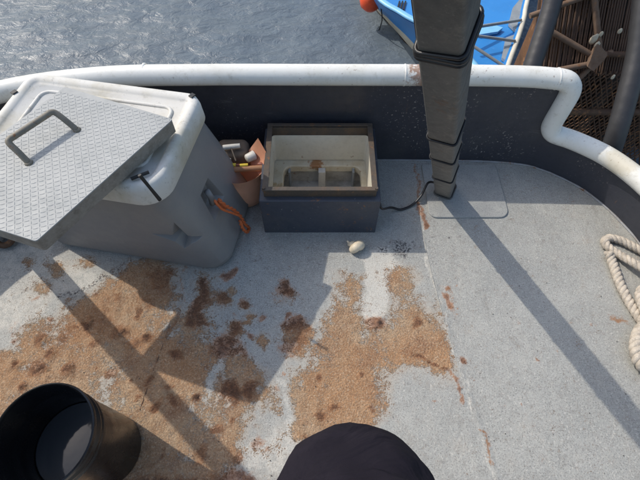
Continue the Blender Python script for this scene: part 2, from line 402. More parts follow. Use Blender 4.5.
wy = np.array([noise.fractal(Vector((x * 11, y * 11, 17)), .9, 2.1, 5) for x, y in zip(PX.ravel(), PY.ravel())]).reshape(PX.shape)
RX, RY = PX, PY
PX, PY = RX + wx * .026, RY + wy * .026
gp = lambda pts: [tuple(at(x, y)[:2]) for x, y in pts]
def soft_poly(pts, w=.02):
    P = gp(pts); d = pdist(PX, PY, P); s = np.where(inside(PX, PY, P), d, -d)
    return np.clip(.5 + s / (2 * w), 0, 1)
def blob(x, y, r, k=1.0):
    c = at(x, y); d = np.hypot(PX - c.x, PY - c.y); rr = r * c_scale(y)
    return k * np.exp(-(d / rr) ** 2)
def c_scale(y):
    v = (y - 240) / FPX; return CH / (_s + v * _c) / FPX
def line(pts, r, k=1.0):
    P = gp(pts); d = np.full(PX.shape, 1e9)
    for i in range(len(P) - 1):
        a = np.array(P[i]); b = np.array(P[i + 1]); ab = b - a
        t = np.clip(((PX - a[0]) * ab[0] + (PY - a[1]) * ab[1]) / (ab @ ab), 0, 1)
        d = np.minimum(d, np.hypot(PX - a[0] - t * ab[0], PY - a[1] - t * ab[1]))
    return k * np.exp(-(d / (r * .0037)) ** 2)
mx = np.maximum
T = soft_poly([(-60, 350), (10, 348), (38, 322), (72, 306), (104, 285), (128, 262), (160, 256), (180, 262), (172, 300), (192, 306), (204, 276), (213, 277), (210, 312), (206, 338),
               (235, 352), (252, 368), (280, 392), (286, 388), (300, 365), (322, 330), (340, 300), (344, 275), (360, 280), (362, 320), (368, 335), (384, 326), (388, 300), (382, 272),  # rust tan stops along the tub shadow's edge, shade put into the colour
               (396, 262), (416, 280), (432, 305), (440, 335), (455, 368), (450, 380), (415, 366), (385, 372), (378, 400), (370, 445), (300, 470), (240, 470), (180, 520), (-80, 560)], .05)
lowv = np.array([noise.fractal(Vector((x * 5, y * 5, 27)), .8, 2.1, 5) for x, y in zip(PX.ravel(), PY.ravel())]).reshape(PX.shape)
T = np.clip(T * (.80 + .55 * lowv), 0, 1)
for x, y, r in ((300, 335, 16), (296, 350, 12), (285, 292, 9), (246, 304, 8), (222, 300, 10), (232, 292, 6), (236, 330, 12), (228, 348, 14), (262, 340, 6), (250, 318, 7), (40, 290, 16), (22, 310, 14), (58, 268, 12), (84, 262, 9), (30, 262, 9)):
    T = mx(T, blob(x, y, r, .75))
for pts in ([(283, 390), (286, 415), (292, 445)], [(230, 346), (218, 372), (206, 398)]): T = T * (1 - line(pts, 4.5, .55))
T *= 1 - soft_poly([(236, 440), (262, 420), (290, 405), (296, 440), (330, 452), (300, 478), (240, 478)], .02) * .75
T *= 1 - soft_poly([(180, 395), (215, 398), (232, 420), (215, 440), (186, 425)], .03) * .35
T *= 1 - soft_poly([(-60, 250), (40, 300), (10, 345), (-60, 352)], .02) * .8
D = np.zeros(PX.shape)
for x, y, r, k in ((87, 325, 5, .7), (40, 340, 6, .6), (42, 370, 7, .7), (67, 370, 6, .7), (25, 390, 5, .7), (120, 332, 8, .5), (147, 338, 5, .8), (177, 356, 5, .8), (52, 352, 5, .7), (15, 365, 5, .7),
                   (166, 392, 4, .7), (194, 397, 4, .8), (158, 409, 4, .8), (232, 392, 8, .85), (251, 388, 6, .75), (172, 404, 5, .7), (203, 372, 4, .5), (376, 324, 7, .8), (419, 321, 5, .8),
                   (284, 290, 7, .75), (322, 415, 5, .75), (334, 412, 3, .7), (228, 345, 10, .75), (296, 325, 8, .7), (290, 345, 9, .45), (246, 303, 6, .6), (222, 300, 7, .6), (236, 328, 7, .6), (287, 316, 4, .6),
                   (262, 320, 3, .7), (253, 334, 3, .7), (285, 326, 5, .5), (240, 352, 6, .6), (215, 430, 5, .7), (232, 420, 4, .6), (306, 436, 4, .6), (120, 300, 5, .5), (95, 345, 6, .5), (110, 372, 5, .5),
                   (135, 345, 10, .45), (66, 335, 12, .4), (100, 320, 14, .35), (20, 330, 8, .3), (150, 300, 9, .4), (258, 440, 5, .5), (200, 455, 8, .5), (236, 460, 6, .5)):
    D = mx(D, blob(x, y, r * 1.35, k * 1.2))
D = mx(D, soft_poly([(204, 276), (212, 277), (209, 310), (206, 328), (196, 330), (182, 328), (190, 305), (198, 298)], .015) * .72)
D = mx(D, soft_poly([(142, 276), (160, 262), (176, 270), (172, 292), (150, 290)], .02) * .5)
D = mx(D, soft_poly([(300, 320), (312, 318), (305, 345), (288, 362), (280, 350)], .02) * .5)
D = mx(D, line([(224, 277), (236, 267)], 4, .7)); D = mx(D, line([(447, 296), (452, 309)], 3, .85)); D = mx(D, blob(446, 287, 3, .8)); D = mx(D, blob(465, 361, 5, .8))
D = mx(D, line([(415, 352), (440, 368), (456, 384), (464, 400)], 1.6, .75))
D = mx(D, line([(419, 200), (421, 212), (425, 223)], 3.2, .8)); D = mx(D, line([(417, 165), (419, 200)], 1.8, .6))
D = mx(D, line([(150, 380), (163, 345), (172, 318), (180, 298), (184, 268)], 1.6, .42))
D = mx(D, soft_poly([(-40, 472), (70, 478), (250, 475), (262, 490), (-40, 500)], .02) * .7)
O = mx(mx(blob(618, 317, 8, .75), blob(612, 314, 5, .6)), line([(488, 433), (492, 448), (497, 466)], 3, .75))
O = mx(O, line([(447, 285), (455, 315)], 5, .45)); O = mx(O, blob(462, 372, 6, .5)); O = mx(O, blob(376, 324, 12, .45)); O = mx(O, blob(395, 268, 7, .4)); O = mx(O, line([(408, 178), (411, 200)], 2, .3))
Wm = soft_poly([(356, 250), (386, 248), (402, 262), (404, 276), (390, 284), (386, 318), (372, 336), (362, 318), (364, 286)], .02) * .85
Wm = mx(Wm, line([(283, 388), (286, 415), (292, 445)], 6, .6)); Wm = mx(Wm, line([(230, 346), (218, 372), (206, 398)], 8, .55))
Wm = mx(Wm, soft_poly([(-60, 260), (34, 238), (58, 246), (110, 282), (94, 292), (60, 300), (24, 332), (-60, 345)], .03) * .62)  # pale area cut along the shadow edge, sunlight painted into the deck
Wm = mx(Wm, soft_poly([(240, 440), (290, 408), (340, 440), (300, 480), (240, 480)], .03) * .6)
Wm = mx(Wm, blob(408, 188, 22, .3)); Wm = mx(Wm, line([(417, 165), (424, 240), (450, 340), (498, 480)], 2.0, .6))
for _ in range(26):
    q = (random.uniform(425, 620), random.uniform(260, 475)); D = mx(D, blob(q[0], q[1], random.uniform(1.0, 2.2), random.uniform(.4, .7)))
for _ in range(70):
    q = (random.uniform(0, 380), random.uniform(290, 475)); D = mx(D, blob(q[0], q[1], random.uniform(1.5, 5), random.uniform(.3, .75)))
for _ in range(34):
    q = (random.uniform(395, 630), random.uniform(230, 470)); a_ = random.gauss(1.2, .35); l_ = random.uniform(15, 90)
    Wm = mx(Wm, line([q, (q[0] + l_ * math.cos(a_) * .5, q[1] + l_ * math.sin(a_) * .55), (q[0] + l_ * math.cos(a_ + .15), q[1] + l_ * math.sin(a_ + .15))], random.uniform(.7, 2.2), random.uniform(.25, .5)))
SC = np.zeros(PX.shape)
for _ in range(40):
    q = (random.uniform(380, 640), random.uniform(170, 475)); a_ = random.uniform(0, 3.1); l_ = random.uniform(8, 45)
    SC = mx(SC, line([q, (q[0] + l_ * math.cos(a_), q[1] + l_ * math.sin(a_))], random.uniform(.6, 1.4), random.uniform(.3, .55)))
K = mx(blob(400, 248, 13, .85), blob(382, 252, 8, .7)); K = mx(K, blob(412, 242, 6, .6))
K = mx(K, blob(25, 282, 22, .45)); K = mx(K, line([(130, 262), (150, 256), (185, 258)], 6, .55)); K = mx(K, blob(260, 260, 30, .3)); K = mx(K, line([(60, 300), (100, 280), (125, 262)], 5, .6))  # first blob paints small rope and chain shadows dark
K = mx(K, SC * .85); K = mx(K, line([(421, 237), (448, 238), (476, 236)], 1.5, .5))
PX, PY = RX, RY
# relief: plates buckle slightly, rust swells and blisters, weld seams stand proud
Z = np.zeros(PX.shape)
flat = [noise.fractal(Vector((x * 2.0, y * 2.0, 2)), 1, 2, 3) for x, y in zip(PX.ravel(), PY.ravel())]
mid = [noise.fractal(Vector((x * 42, y * 42, 5)), .8, 2, 4) for x, y in zip(PX.ravel(), PY.ravel())]
flat = np.array(flat).reshape(PX.shape); mid = np.array(mid).reshape(PX.shape)
Z += flat * .0016 + T * (.0012 + mid * .0030) + D * (.0015 + mid * .0050)
for (x, y, r, k) in ((87, 325, 5, 1), (40, 340, 6, 1), (42, 370, 7, 1), (67, 370, 6, 1), (147, 338, 5, 1), (177, 356, 5, 1), (232, 392, 8, 1), (251, 388, 6, 1), (166, 392, 4, 1), (194, 397, 4, 1), (376, 324, 7, 1), (52, 352, 5, 1), (15, 365, 5, 1), (120, 332, 6, 1), (25, 390, 5, 1)):
    Z += blob(x, y, r * 1.1, .0065) * (1 + 1.5 * mid)
Z += line([(150, 380), (163, 345), (172, 318), (180, 298), (190, 262), (196, 235)], 2.2, .0022) * (1 + mid)
Z += line([(417, 150), (424, 240), (450, 340), (500, 484)], 2.0, .0016) * (1 + mid)
OP = [(p.x, p.y) for p in path]
ok = inside(PX, PY, OP) | (pdist(PX, PY, OP) < .008)
edge = (np.abs(PX - HX0) < .02) | (np.abs(PX - HX1) < .02)
hole = (PX > HX0 + .0065) & (PX < HX1 - .0065) & (PY > HY0 + .0065) & (PY < HY1 - .0065)
H, Wd = PX.shape
idx = np.arange(H * Wd).reshape(H, Wd)
okf = ok[:-1, :-1] & ok[1:, :-1] & ok[:-1, 1:] & ok[1:, 1:] & ~(hole[:-1, :-1] | hole[1:, :-1] | hole[:-1, 1:] | hole[1:, 1:])
F = np.stack([idx[:-1, :-1][okf], idx[:-1, 1:][okf], idx[1:, 1:][okf], idx[1:, :-1][okf]], 1)
used = np.unique(F); remap = np.full(H * Wd, -1); remap[used] = np.arange(len(used)); F = remap[F]
V = np.stack([PX.ravel(), PY.ravel(), Z.ravel()], 1)[used]
me = bpy.data.meshes.new('deck'); me.vertices.add(len(V)); me.vertices.foreach_set('co', V.ravel())
me.loops.add(F.size); me.loops.foreach_set('vertex_index', F.ravel().astype(np.int32))
me.polygons.add(len(F)); me.polygons.foreach_set('loop_start', np.arange(0, F.size, 4, dtype=np.int32))
me.polygons.foreach_set('use_smooth', np.ones(len(F), bool)); me.update(calc_edges=True)
def setattr4(name, a, b, c):
    at_ = me.color_attributes.new(name, 'FLOAT_COLOR', 'POINT')
    arr = np.stack([a.ravel()[used], b.ravel()[used], c.ravel()[used], np.ones(len(used))], 1).astype(np.float32)
    at_.data.foreach_set('color', arr.ravel())
setattr4('stain_light', T, D, Wm); setattr4('wear_shade', K, O, K * 0)
deck = mk('deck', me, M_deck, kind='structure')
# rest of the deck behind the camera
bm = bmesh.new()
q = [(-1.72, -3.2), (1.3, -3.2), (1.3, gy[0]), (-1.73, gy[0])]
bm.faces.new([bm.verts.new((a, b, 0)) for a, b in q]); mk('aft_deck', bm, M_deck, kind='structure')
# the two long welded seams, parts of the deck
for pts in ([(140, 410), (150, 380), (163, 345), (172, 318), (180, 298), (190, 262)], [(417, 164), (420, 200), (424, 240), (450, 340), (500, 484)]):
    bm = bmesh.new()
    cp = catmull([at(x, y, .0) for x, y in pts], 14)
    cp = [p + Vector((noise.noise(p * 90) * .0015, 0, .0010)) for p in cp]
    tube(bm, cp, .003, 6, rs=[.0016 + .0012 * noise.noise(p * 120) for p in cp])
    mk('weld_seam', bm, M_seam if pts[0][0] < 200 else M_deck, deck, smooth=180)
# ------------------------------------------------------------------ bulwark: slate wall, white pipe rail that steps down
bul = empty('bulwark', (0, 1.35, 0), 'slate blue steel bulwark along the stern, topped by a white pipe rail that steps down', 'bulwark')
def hgt(p, i):
    # top of the wall: high aft, stepping down near x = .89 and following the low rail to starboard
    if p.x > .905 or (p.x > .5 and p.y < 1.3): return .185
    return .42
hi_pts = []; T_ = .012
dense = []
for i in range(len(path) - 1):
    L = (path[i + 1] - path[i]).length; k = max(1, int(L / .03))
    for j in range(k): dense.append(path[i].lerp(path[i + 1], j / k))
dense.append(path[-1])
def nrm(i):
    t = (dense[min(i + 1, len(dense) - 1)] - dense[max(0, i - 1)]).normalized()
    return Vector((-t.y, t.x, 0))        # outward: path runs clockwise seen from above
sgn = 1 if (nrm(len(dense) // 2).y > 0) else -1
def wall(seq, z1, name='bulwark_plate'):
    bm = bmesh.new(); rings = []
    for i, z in seq:
        n = nrm(i) * sgn; p = dense[i]
        rings.append([p + Vector((0, 0, -.02)), p + n * T_ + Vector((0, 0, -.02)), p + n * T_ + Vector((0, 0, z)), p + Vector((0, 0, z))])
    loft(bm, rings); return mk(name, bm, M_navy, bul, smooth=40)
iS = min(i for i, p in enumerate(dense) if p.x > .872 and p.y > 1)
wall([(i, .43) for i in range(0, iS + 1)], 0)
# sloping step
seq = []
for i in range(iS, len(dense)):
    x = dense[i].x
    seq.append((i, .43 if (x < .875 and dense[i].y > 1.2) else .19))
wall([(i, z) for i, z in seq if z < .3], 0)
RZ1, RZ2, RR = .44, .195, .0365
top = [dense[i] + nrm(i) * sgn * .004 + Vector((0, 0, RZ1)) for i in range(0, iS - 3)]
pS = dense[iS]
step = [Vector((.845, 1.331, RZ1)), Vector((.872, 1.326, RZ1 - .006)), Vector((.893, 1.32, RZ1 - .028)), Vector((.900, 1.318, RZ1 - .06)), Vector((.899, 1.316, RZ1 - .12)), Vector((.898, 1.315, RZ2 + .055)), Vector((.905, 1.313, RZ2 + .025)), Vector((.922, 1.308, RZ2 + .006)), Vector((.948, 1.299, RZ2))]
low = [dense[i] + nrm(i) * sgn * .004 + Vector((0, 0, RZ2)) for i in range(iS, len(dense)) if dense[i].x > .97 and i > iS + 2]
bm = bmesh.new(); tube(bm, top[:-1] + catmull(step, 4) + low, RR, 20)
rail = mk('pipe_rail', bm, M_rail, bul, smooth=180)
for q, d_ in ((Vector((-.62, 1.358, RZ1)), Vector((1, -.01, 0))), (Vector((.30, 1.353, RZ1)), Vector((1, -.02, 0))), (Vector((.835, 1.333, RZ1)), Vector((1, -.05, 0)))):
    bm = bmesh.new(); tube(bm, [q - d_ * .005, q - d_ * .002, q + d_ * .002, q + d_ * .005], RR, 20, cap=False, rs=[RR - .001, RR + .0016, RR + .0016, RR - .001]); mk('weld_bead', bm, M_rail, rail, smooth=180)
# corner plate closing the step
bm = bmesh.new(); n0 = nrm(iS) * sgn
a = dense[iS]; loft(bm, [[a + Vector((0, 0, -.02)), a + n0 * T_ + Vector((0, 0, -.02)), a + n0 * T_ + Vector((0, 0, .43)), a + Vector((0, 0, .43))],
                         [a + Vector((.022, -.005, -.02)), a + Vector((.022, .007, -.02)), a + Vector((.022, .007, .42)), a + Vector((.022, -.005, .42))]])
mk('corner_plate', bm, M_navy, bul)
bm = bmesh.new(); fw = [dense[i] - nrm(i) * sgn * .003 + Vector((0, 0, .003)) for i in range(len(dense)) if dense[i].y > -.3]
tube(bm, fw, .0045, 6, rs=[.0045 + .0012 * noise.noise(p * 60) for p in fw]); mk('fillet_weld', bm, M_bplate2, bul, smooth=180)
# hull side below the deck
hull = None
bm = bmesh.new(); rings = []
for i in range(len(dense)):
    n = nrm(i) * sgn; p = dense[i]
    rings.append([p + n * .0 + Vector((0, 0, -.021)), p + n * .013 + Vector((0, 0, -.021)), p - n * .06 + Vector((0, 0, -1.6)), p - n * .075 + Vector((0, 0, -1.6))])
loft(bm, rings); mk('hull_plating', bm, M_navy, bul, smooth=40)
# ------------------------------------------------------------------ square hatch coaming (open box)
hb = empty('hatch_box', (0, 1.15, 0), 'low slate grey square deck hatch with rusty rim, open and cream painted inside', 'hatch')
t = .010; ZT = .205; IX0, IX1, IY0, IY1 = -.200, .200, .992, 1.316
bm = bmesh.new()
# four outer walls as one shell with a flat shoulder
outer = rrect(HX0, HX1, HY0, HY1, .004, 2); inner = rrect(IX0 + .004, IX1 - .004, IY0 + .004, IY1 - .004, .003, 2)
rings = [[(x, y, .0) for x, y in outer], [(x, y, ZT - .003) for x, y in outer], [(x, y, ZT) for x, y in rrect(HX0 + .003, HX1 - .003, HY0 + .003, HY1 - .003, .003, 2)],
         [(x, y, ZT) for x, y in inner], [(x, y, ZT - .02) for x, y in inner]]
loft(bm, rings, False, False); mk('side_panel', bm, M_boxp, hb, smooth=30)
# rusty angle-iron rim standing on the shoulder: four bars
rz = .238
for (x0, x1, y0, y1) in ((IX0, IX1, IY0, IY0 + .007), (IX0, IX1, IY1 - .007, IY1), (IX0, IX0 + .008, IY0 + .0072, IY1 - .0072), (IX1 - .008, IX1, IY0 + .0072, IY1 - .0072)):
    bm = bmesh.new(); hz = rz - ZT + .03
    box(bm, ((x0 + x1) / 2, (y0 + y1) / 2, rz - hz / 2), (x1 - x0, y1 - y0, hz), bev=.0015)
    mk('rim_bar', bm, M_rim, hb)
# rim top flange strips, brown
for (x0, x1, y0, y1) in ((IX0 - .003, IX0 + .017, IY0 - .003, IY1), (IX1 - .017, IX1 + .003, IY0 - .003, IY1)):
    bm = bmesh.new(); box(bm, ((x0 + x1) / 2, (y0 + y1) / 2, rz + .0017), (x1 - x0, y1 - y0, .004), bev=.001); mk('rim_flange', bm, M_rim, hb)
for (y0, y1, zz, tl) in ((IY0 - .003, IY0 + .014, rz + .0048, .003), (IY1 - .012, IY1 + .003, rz + .0048, .003)):
    bm = bmesh.new(); box(bm, (0, (y0 + y1) / 2, zz), (IX1 - IX0 + .006, y1 - y0, tl), bev=.001); mk('rim_flange', bm, M_rim, hb)
# dark band of the back bar (deep flange)
bm = bmesh.new(); box(bm, (0, IY1 - .011, rz - .022), (IX1 - IX0 - .016, .006, .04)); mk('rim_bar', bm, M_rim, hb)
# cream liner walls
bm = bmesh.new(); LZ = .05
li = rrect(IX0 + .010, IX1 - .010, IY0 + .010, IY1 - .016, .012, 4)
loft(bm, [[(x, y, rz - .040) for x, y in li], [(x, y, LZ + .006) for x, y in li]], False, False)
mk('liner', bm, M_cream, hb, smooth=40)
# ledge with rounded opening, well below
bm = bmesh.new()
op = rrect(-.150, .168, 1.045, 1.268, .035, 4); li4 = rrect(IX0 + .006, IX1 - .006, IY0 + .006, IY1 - .012, .012, 4)
loft(bm, [[(x, y, LZ) for x, y in li4], [(x, y, LZ + .004) for x, y in li4], [(x, y, LZ + .004) for x, y in rrect(-.154, .172, 1.041, 1.272, .037, 4)], [(x, y, LZ) for x, y in op], [(x, y, LZ - .03) for x, y in op]], False, False)
mk('ledge', bm, M_ledge, hb, smooth=40)
bm = bmesh.new(); bt = -.07
wl = rrect(-.19, .195, 1.01, 1.29, .02, 4)
loft(bm, [[(x, y, LZ - .005) for x, y in wl], [(x, y, bt) for x, y in wl]], False, True); mk('well', bm, M_well, hb, smooth=40)
for x, wdt, lean in ((-.128, .010, .01), (.008, .030, 0), (.140, .010, -.012)):
    bm = bmesh.new(); box(bm, (x, 1.258, -.008), (wdt, .03, .10), bev=.003); mk('divider', bm, M_white if wdt > .02 else M_greyp, hb)
bm = bmesh.new(); box(bm, (.0, 1.15, bt + .012), (.34, .012, .02)); mk('divider', bm, M_well, hb)
# small corner bolts on the rim
for x, y in ((IX0 + .002, IY0 + .005), (IX1 - .002, IY0 + .004), (IX1 - .004, IY1 - .01)):
    bm = bmesh.new(); tube(bm, [(x, y, rz), (x, y, rz + .012)], .006, 6); mk('bolt', bm, M_rim, hb)
# ------------------------------------------------------------------ insulated tub
AR = R(-10.5); ex = Vector((math.cos(AR), math.sin(AR), 0)); ey = Vector((-math.sin(AR), math.cos(AR), 0))
tc = ex * -.83 + ey * .88
tub = empty('insulated_tub', tc, 'large grey insulated fish tub with a dirty white lid, standing against the bulwark', 'tub', rz=AR)
TM = Matrix(((ex.x, ey.x, 0, 0), (ex.y, ey.y, 0, 0), (0, 0, 1, 0), (0, 0, 0, 1)))
bm = bmesh.new(); rings = []
for z, x0, x1, y0, y1, r in ((.0, -1.17, -.505, .735, 1.13, .075), (.012, -1.19, -.482, .716, 1.14, .085), (.04, -1.20, -.478, .708, 1.14, .09), (.15, -1.195, -.508, .706, 1.12, .085), (.30, -1.19, -.546, .703, 1.10, .075), (.42, -1.18, -.578, .700, 1.08, .07), (.45, -1.18, -.584, .698, 1.075, .07)):
    rings.append([(x, y, z) for x, y in rrect(x0, x1, y0, y1, r, 8)])
loft(bm, rings, M=TM); body = mk('tub_body', bm, M_tub, tub, smooth=35)
def cut(obj_, cutters):
    """carve moulded recesses"""
    for c in cutters:
        md = obj_.modifiers.new('b', 'BOOLEAN'); md.operation = 'DIFFERENCE'; md.object = c; md.solver = 'EXACT'
    bv = obj_.modifiers.new('v', 'BEVEL'); bv.width = .005; bv.segments = 3; bv.limit_method = 'ANGLE'; bv.angle_limit = R(22); bv.harden_normals = False
    bpy.context.view_layer.update()
    dg = bpy.context.evaluated_depsgraph_get()
    nm = bpy.data.meshes.new_from_object(obj_.evaluated_get(dg))
    obj_.modifiers.clear(); old = obj_.data; obj_.data = nm; nm.name = 'tub_body'; bpy.data.meshes.remove(old)
    for c in cutters:
        d = c.data; bpy.data.objects.remove(c); bpy.data.meshes.remove(d)
    nm.polygons.foreach_set('use_smooth', [True] * len(nm.polygons)); nm.set_sharp_from_angle(angle=R(45))
# right-hand side: slot with grab bar; front right: star shaped dent
def L2W(x, y, z): return ex * x + ey * y + Vector((0, 0, z))
cs = []
SX, SY, SZ = -.528, .865, .26
bm = bmesh.new(); vs = []
for (dx, k) in ((.05, 1.6), (-.038, .85)):
    vs.append([bm.verts.new(L2W(SX + dx, SY + a * k, SZ + b * k)) for a, b in ((-.045, -.05), (.045, -.05), (.038, .055), (-.04, .055))])
for i in range(4): bm.faces.new((vs[0][i], vs[0][(i + 1) % 4], vs[1][(i + 1) % 4], vs[1][i]))
bm.faces.new(vs[0][::-1]); bm.faces.new(vs[1]); cs.append(mk('cutter', bm, None))
DXc, DZc = -.600, .215
bm = bmesh.new(); star = [(0, .085), (.022, .018), (.075, -.012), (.022, -.022), (-.005, -.050), (-.024, -.016), (-.085, .008), (-.020, .020)]
fr = [bm.verts.new(L2W(DXc + a * 1.75, .66, DZc + b * 1.75)) for a, b in star]; apx = bm.verts.new(L2W(DXc + .004, .80, DZc + .004))
bm.faces.new(fr)
for i in range(8): bm.faces.new((fr[i], fr[(i + 1) % 8], apx))
cs.append(mk('cutter', bm, None))
cut(body, cs)
bm = bmesh.new(); tube(bm, [L2W(SX - .012, SY - .002, SZ - .036), L2W(SX - .010, SY - .002, SZ), L2W(SX - .018, SY - .002, SZ + .032)], .011, 10); mk('grab_bar', bm, M_tub, tub, smooth=180)
# lid
bm = bmesh.new(); rings = []
def rr_(ins, z, r): return [(x, y, z) for x, y in rrect(-1.19 + ins, -.575 - ins * 1.0, .672 + ins, 1.088 - ins, (max(.01, r[0] - ins), max(.01, r[0] - ins), max(.01, r[1] - ins), max(.01, r[1] - ins)), 8)]
rc = (.06, .085)
for ins, z in ((.020, .438), (.002, .438), (0, .444), (.003, .492), (.008, .508), (.018, .515), (.034, .514), (.041, .508), (.046, .503)):
    rings.append(rr_(ins, z, rc))
loft(bm, rings, M=TM); lid = mk('lid', bm, M_lid, tub, smooth=50)
# raised moulding inside the lid border and two dark corner notches
bm = bmesh.new(); pts = [L2W(x, y, .504) for x, y in rrect(-1.10, -.655, .76, 1.01, .03, 5)]; tube(bm, pts + [pts[0]], .006, 8, cap=False, flat=1)
mk('lid_moulding', bm, M_lid, tub, smooth=180)
for px_, py_ in ((192, 95.5), (14, 92)):
    p = at(px_, py_, .517); bm = bmesh.new(); box(bm, p, (.016, .018, .004), Matrix.Rotation(AR + R(-25), 3, 'Z'), bev=.001); mk('corner_slot', bm, M_rubber, tub)
def hitY(x, y, ly):
    d = at(x, y, 0) - Vector((0, 0, CH)); o = Vector((0, 0, CH)); k = ly / d.dot(ey); return o + d * k
# rubber T latch hanging over the lid lip at the front
bm = bmesh.new()
a, b = at(131, 179, .523), at(149, 172, .523)
tube(bm, [a, b], .0048, 8)
c0 = (a + b) / 2; c1 = L2W(-.545, .640, .46)
e_ = hitY(160, 200, .664); c0 = hitY(140, 176, .668) + Vector((0, 0, .004)); tube(bm, [c0, c0.lerp(e_, .5) + Vector((0, 0, .0)), e_], .0042, 8, rs=[.005, .0045, .0055])
latch = mk('latch_strap', bm, M_rubber, tub, smooth=60)
# ------------------------------------------------------------------ orange cord tied in the slot
def hitX(x, y, lx):
    d = at(x, y, 0) - Vector((0, 0, CH)); o = Vector((0, 0, CH)); k = lx / d.dot(ex); return o + d * k
pts = [L2W(SX + .004, SY - .002, SZ - .034), L2W(SX + .026, SY + .002, SZ - .062), hitX(219, 200, -.500), hitX(226, 206, -.486), hitX(234, 210, -.474), hitX(241, 217, -.464), hitX(245, 224, -.460), hitX(249, 228, -.455), hitX(247, 232, -.452), hitX(243, 229, -.452), hitX(240, 221, -.456)]
cp = catmull(pts, 8)
bm = bmesh.new()
for k in range(2):
    tube(bm, [p + Vector((.0028 * math.cos(i * .9 + k * math.pi), .0028 * math.sin(i * .9 + k * math.pi), .0015 * math.sin(i * .9 + k * 3.14))) for i, p in enumerate(cp)], .0042, 7)
cp2 = catmull([L2W(SX + .01, SY, SZ - .03), hitX(215, 201, -.496), hitX(222, 209, -.482), hitX(232, 213, -.468), hitX(240, 216, -.460)], 8)
tube(bm, cp2, .0042, 7)
o = recenter(mk('frayed_lanyard', bm, M_orrope, smooth=180)); o['label'] = 'frayed orange lanyard hanging in a loop from the side slot of the grey tub'; o['category'] = 'lanyard'
# ------------------------------------------------------------------ tread plate hatch cover lying across the tub
PZ = .572; pth = .046
near, right, topc = at(36, 241.5, PZ), at(173, 119, PZ), at(65, 86.5, PZ)
far_ = topc + (near - right) + Vector((-.01, -.02, 0))
cor = [near, right, topc, far_]
cen = (near + topc) / 2
tp = empty('tread_plate_cover', (cen.x, cen.y, PZ - pth), 'galvanised tread plate hatch cover with bent bar handle, lying askew on the white tub lid', 'hatch cover')
def ringz(ins, z):
    return [p + (cen - p).normalized() * ins + Vector((0, 0, z - PZ)) for p in cor]
def rc4(pts, r, seg=3):
    out = []
    for i in range(4):
        p = pts[i]; a = (pts[i - 1] - p).normalized() * r; b = (pts[(i + 1) % 4] - p).normalized() * r
        for k in range(seg + 1):
            u = k / seg; out.append((p + a) * (1 - u) ** 2 + p * 2 * u * (1 - u) + (p + b) * u * u)
    return out
bm = bmesh.new(); loft(bm, [rc4(ringz(.0, PZ - .003), .008), rc4(ringz(.001, PZ), .008)], True, True); mk('tread_sheet', bm, M_tread, tp)
bm = bmesh.new(); loft(bm, [rc4(ringz(.012, PZ - .0035), .008), rc4(ringz(.001, PZ - .0035), .008), rc4(ringz(.001, PZ - pth), .008), rc4(ringz(.008, PZ - pth), .008), rc4(ringz(.008, PZ - .006), .008)], False, False); mk('skirt', bm, M_edge, tp)
# raised tread lozenges
bm = bmesh.new(); e1 = (right - near); e2 = (far_ - near); l1, l2 = e1.length, e2.length; e1n, e2n = e1.normalized(), e2.normalized(); pit = .0122
i = 0
for a in range(int(l1 / pit)):
    for b in range(int(l2 / pit)):
        c = near + e1n * ((a + .6) * pit) + e2n * ((b + .6) * pit)
        if (c - near).dot(e2n) > l2 - .008: continue
        u = (e1n + e2n * (1 if (a + b) % 2 else -1)).normalized(); v_ = Vector((-u.y, u.x, 0))
        ln, wd, hh = .0078, .0013, .0008
        q = [bm.verts.new(c + d) for d in (u * ln, v_ * wd, -u * ln, -v_ * wd)]
        tq = [bm.verts.new(c + d * .55 + Vector((0, 0, hh))) for d in (u * ln, v_ * wd, -u * ln, -v_ * wd)]
        for k in range(4): bm.faces.new((q[k], q[(k + 1) % 4], tq[(k + 1) % 4], tq[k]))
        bm.faces.new(tq)
mk('tread_lozenges', bm, M_tread, tp, kind='stuff')
fa, fb = at(29, 163, PZ), at(77, 130, PZ)
hz = PZ + .052
ua, ub = at(7, 141, hz), at(53, 111, hz)
ha = [fa, fa.lerp(ua, .45) + Vector((0, 0, .004)), fa.lerp(ua, .9), ua.lerp(ub, .06), ua.lerp(ub, .15), ua.lerp(ub, .5), ua.lerp(ub, .85), ua.lerp(ub, .94), ub.lerp(fb, .1), ub.lerp(fb, .55) + Vector((0, 0, .004)), fb]
bm = bmesh.new(); tube(bm, catmull(ha, 5), .0085, 12); mk('handle', bm, M_handle, tp, smooth=180)
for p in (fa, fb):
    bm = bmesh.new(); tube(bm, [p, p + Vector((0, 0, .006))], .012, 10, rs=[.012, .008]); mk('weld_bead', bm, M_handle, tp, smooth=180)
# ------------------------------------------------------------------ orange tray with odds and ends behind the tub
tr = empty('orange_bowl', (-.315, 1.215, 0), 'faded orange plastic bowl wedged between grey tub and hatch, full of tools', 'bowl')
bm = bmesh.new(); cx, cy = -.298, 1.150
rings = []
for r, z in ((.070, .002), (.082, .006), (.097, .03), (.104, .070), (.104, .094), (.108, .096), (.103, .090), (.092, .066), (.072, .03), (.05, .014)):
    rings.append([(cx + r * .80 * math.cos(k * .2618), cy + r * .78 * math.sin(k * .2618), z * 1.95 + (.004 * math.sin(k * .7) if z > .08 else 0)) for k in range(24)])
loft(bm, rings); mk('bowl_wall', bm, M_orange, tr, smooth=60)
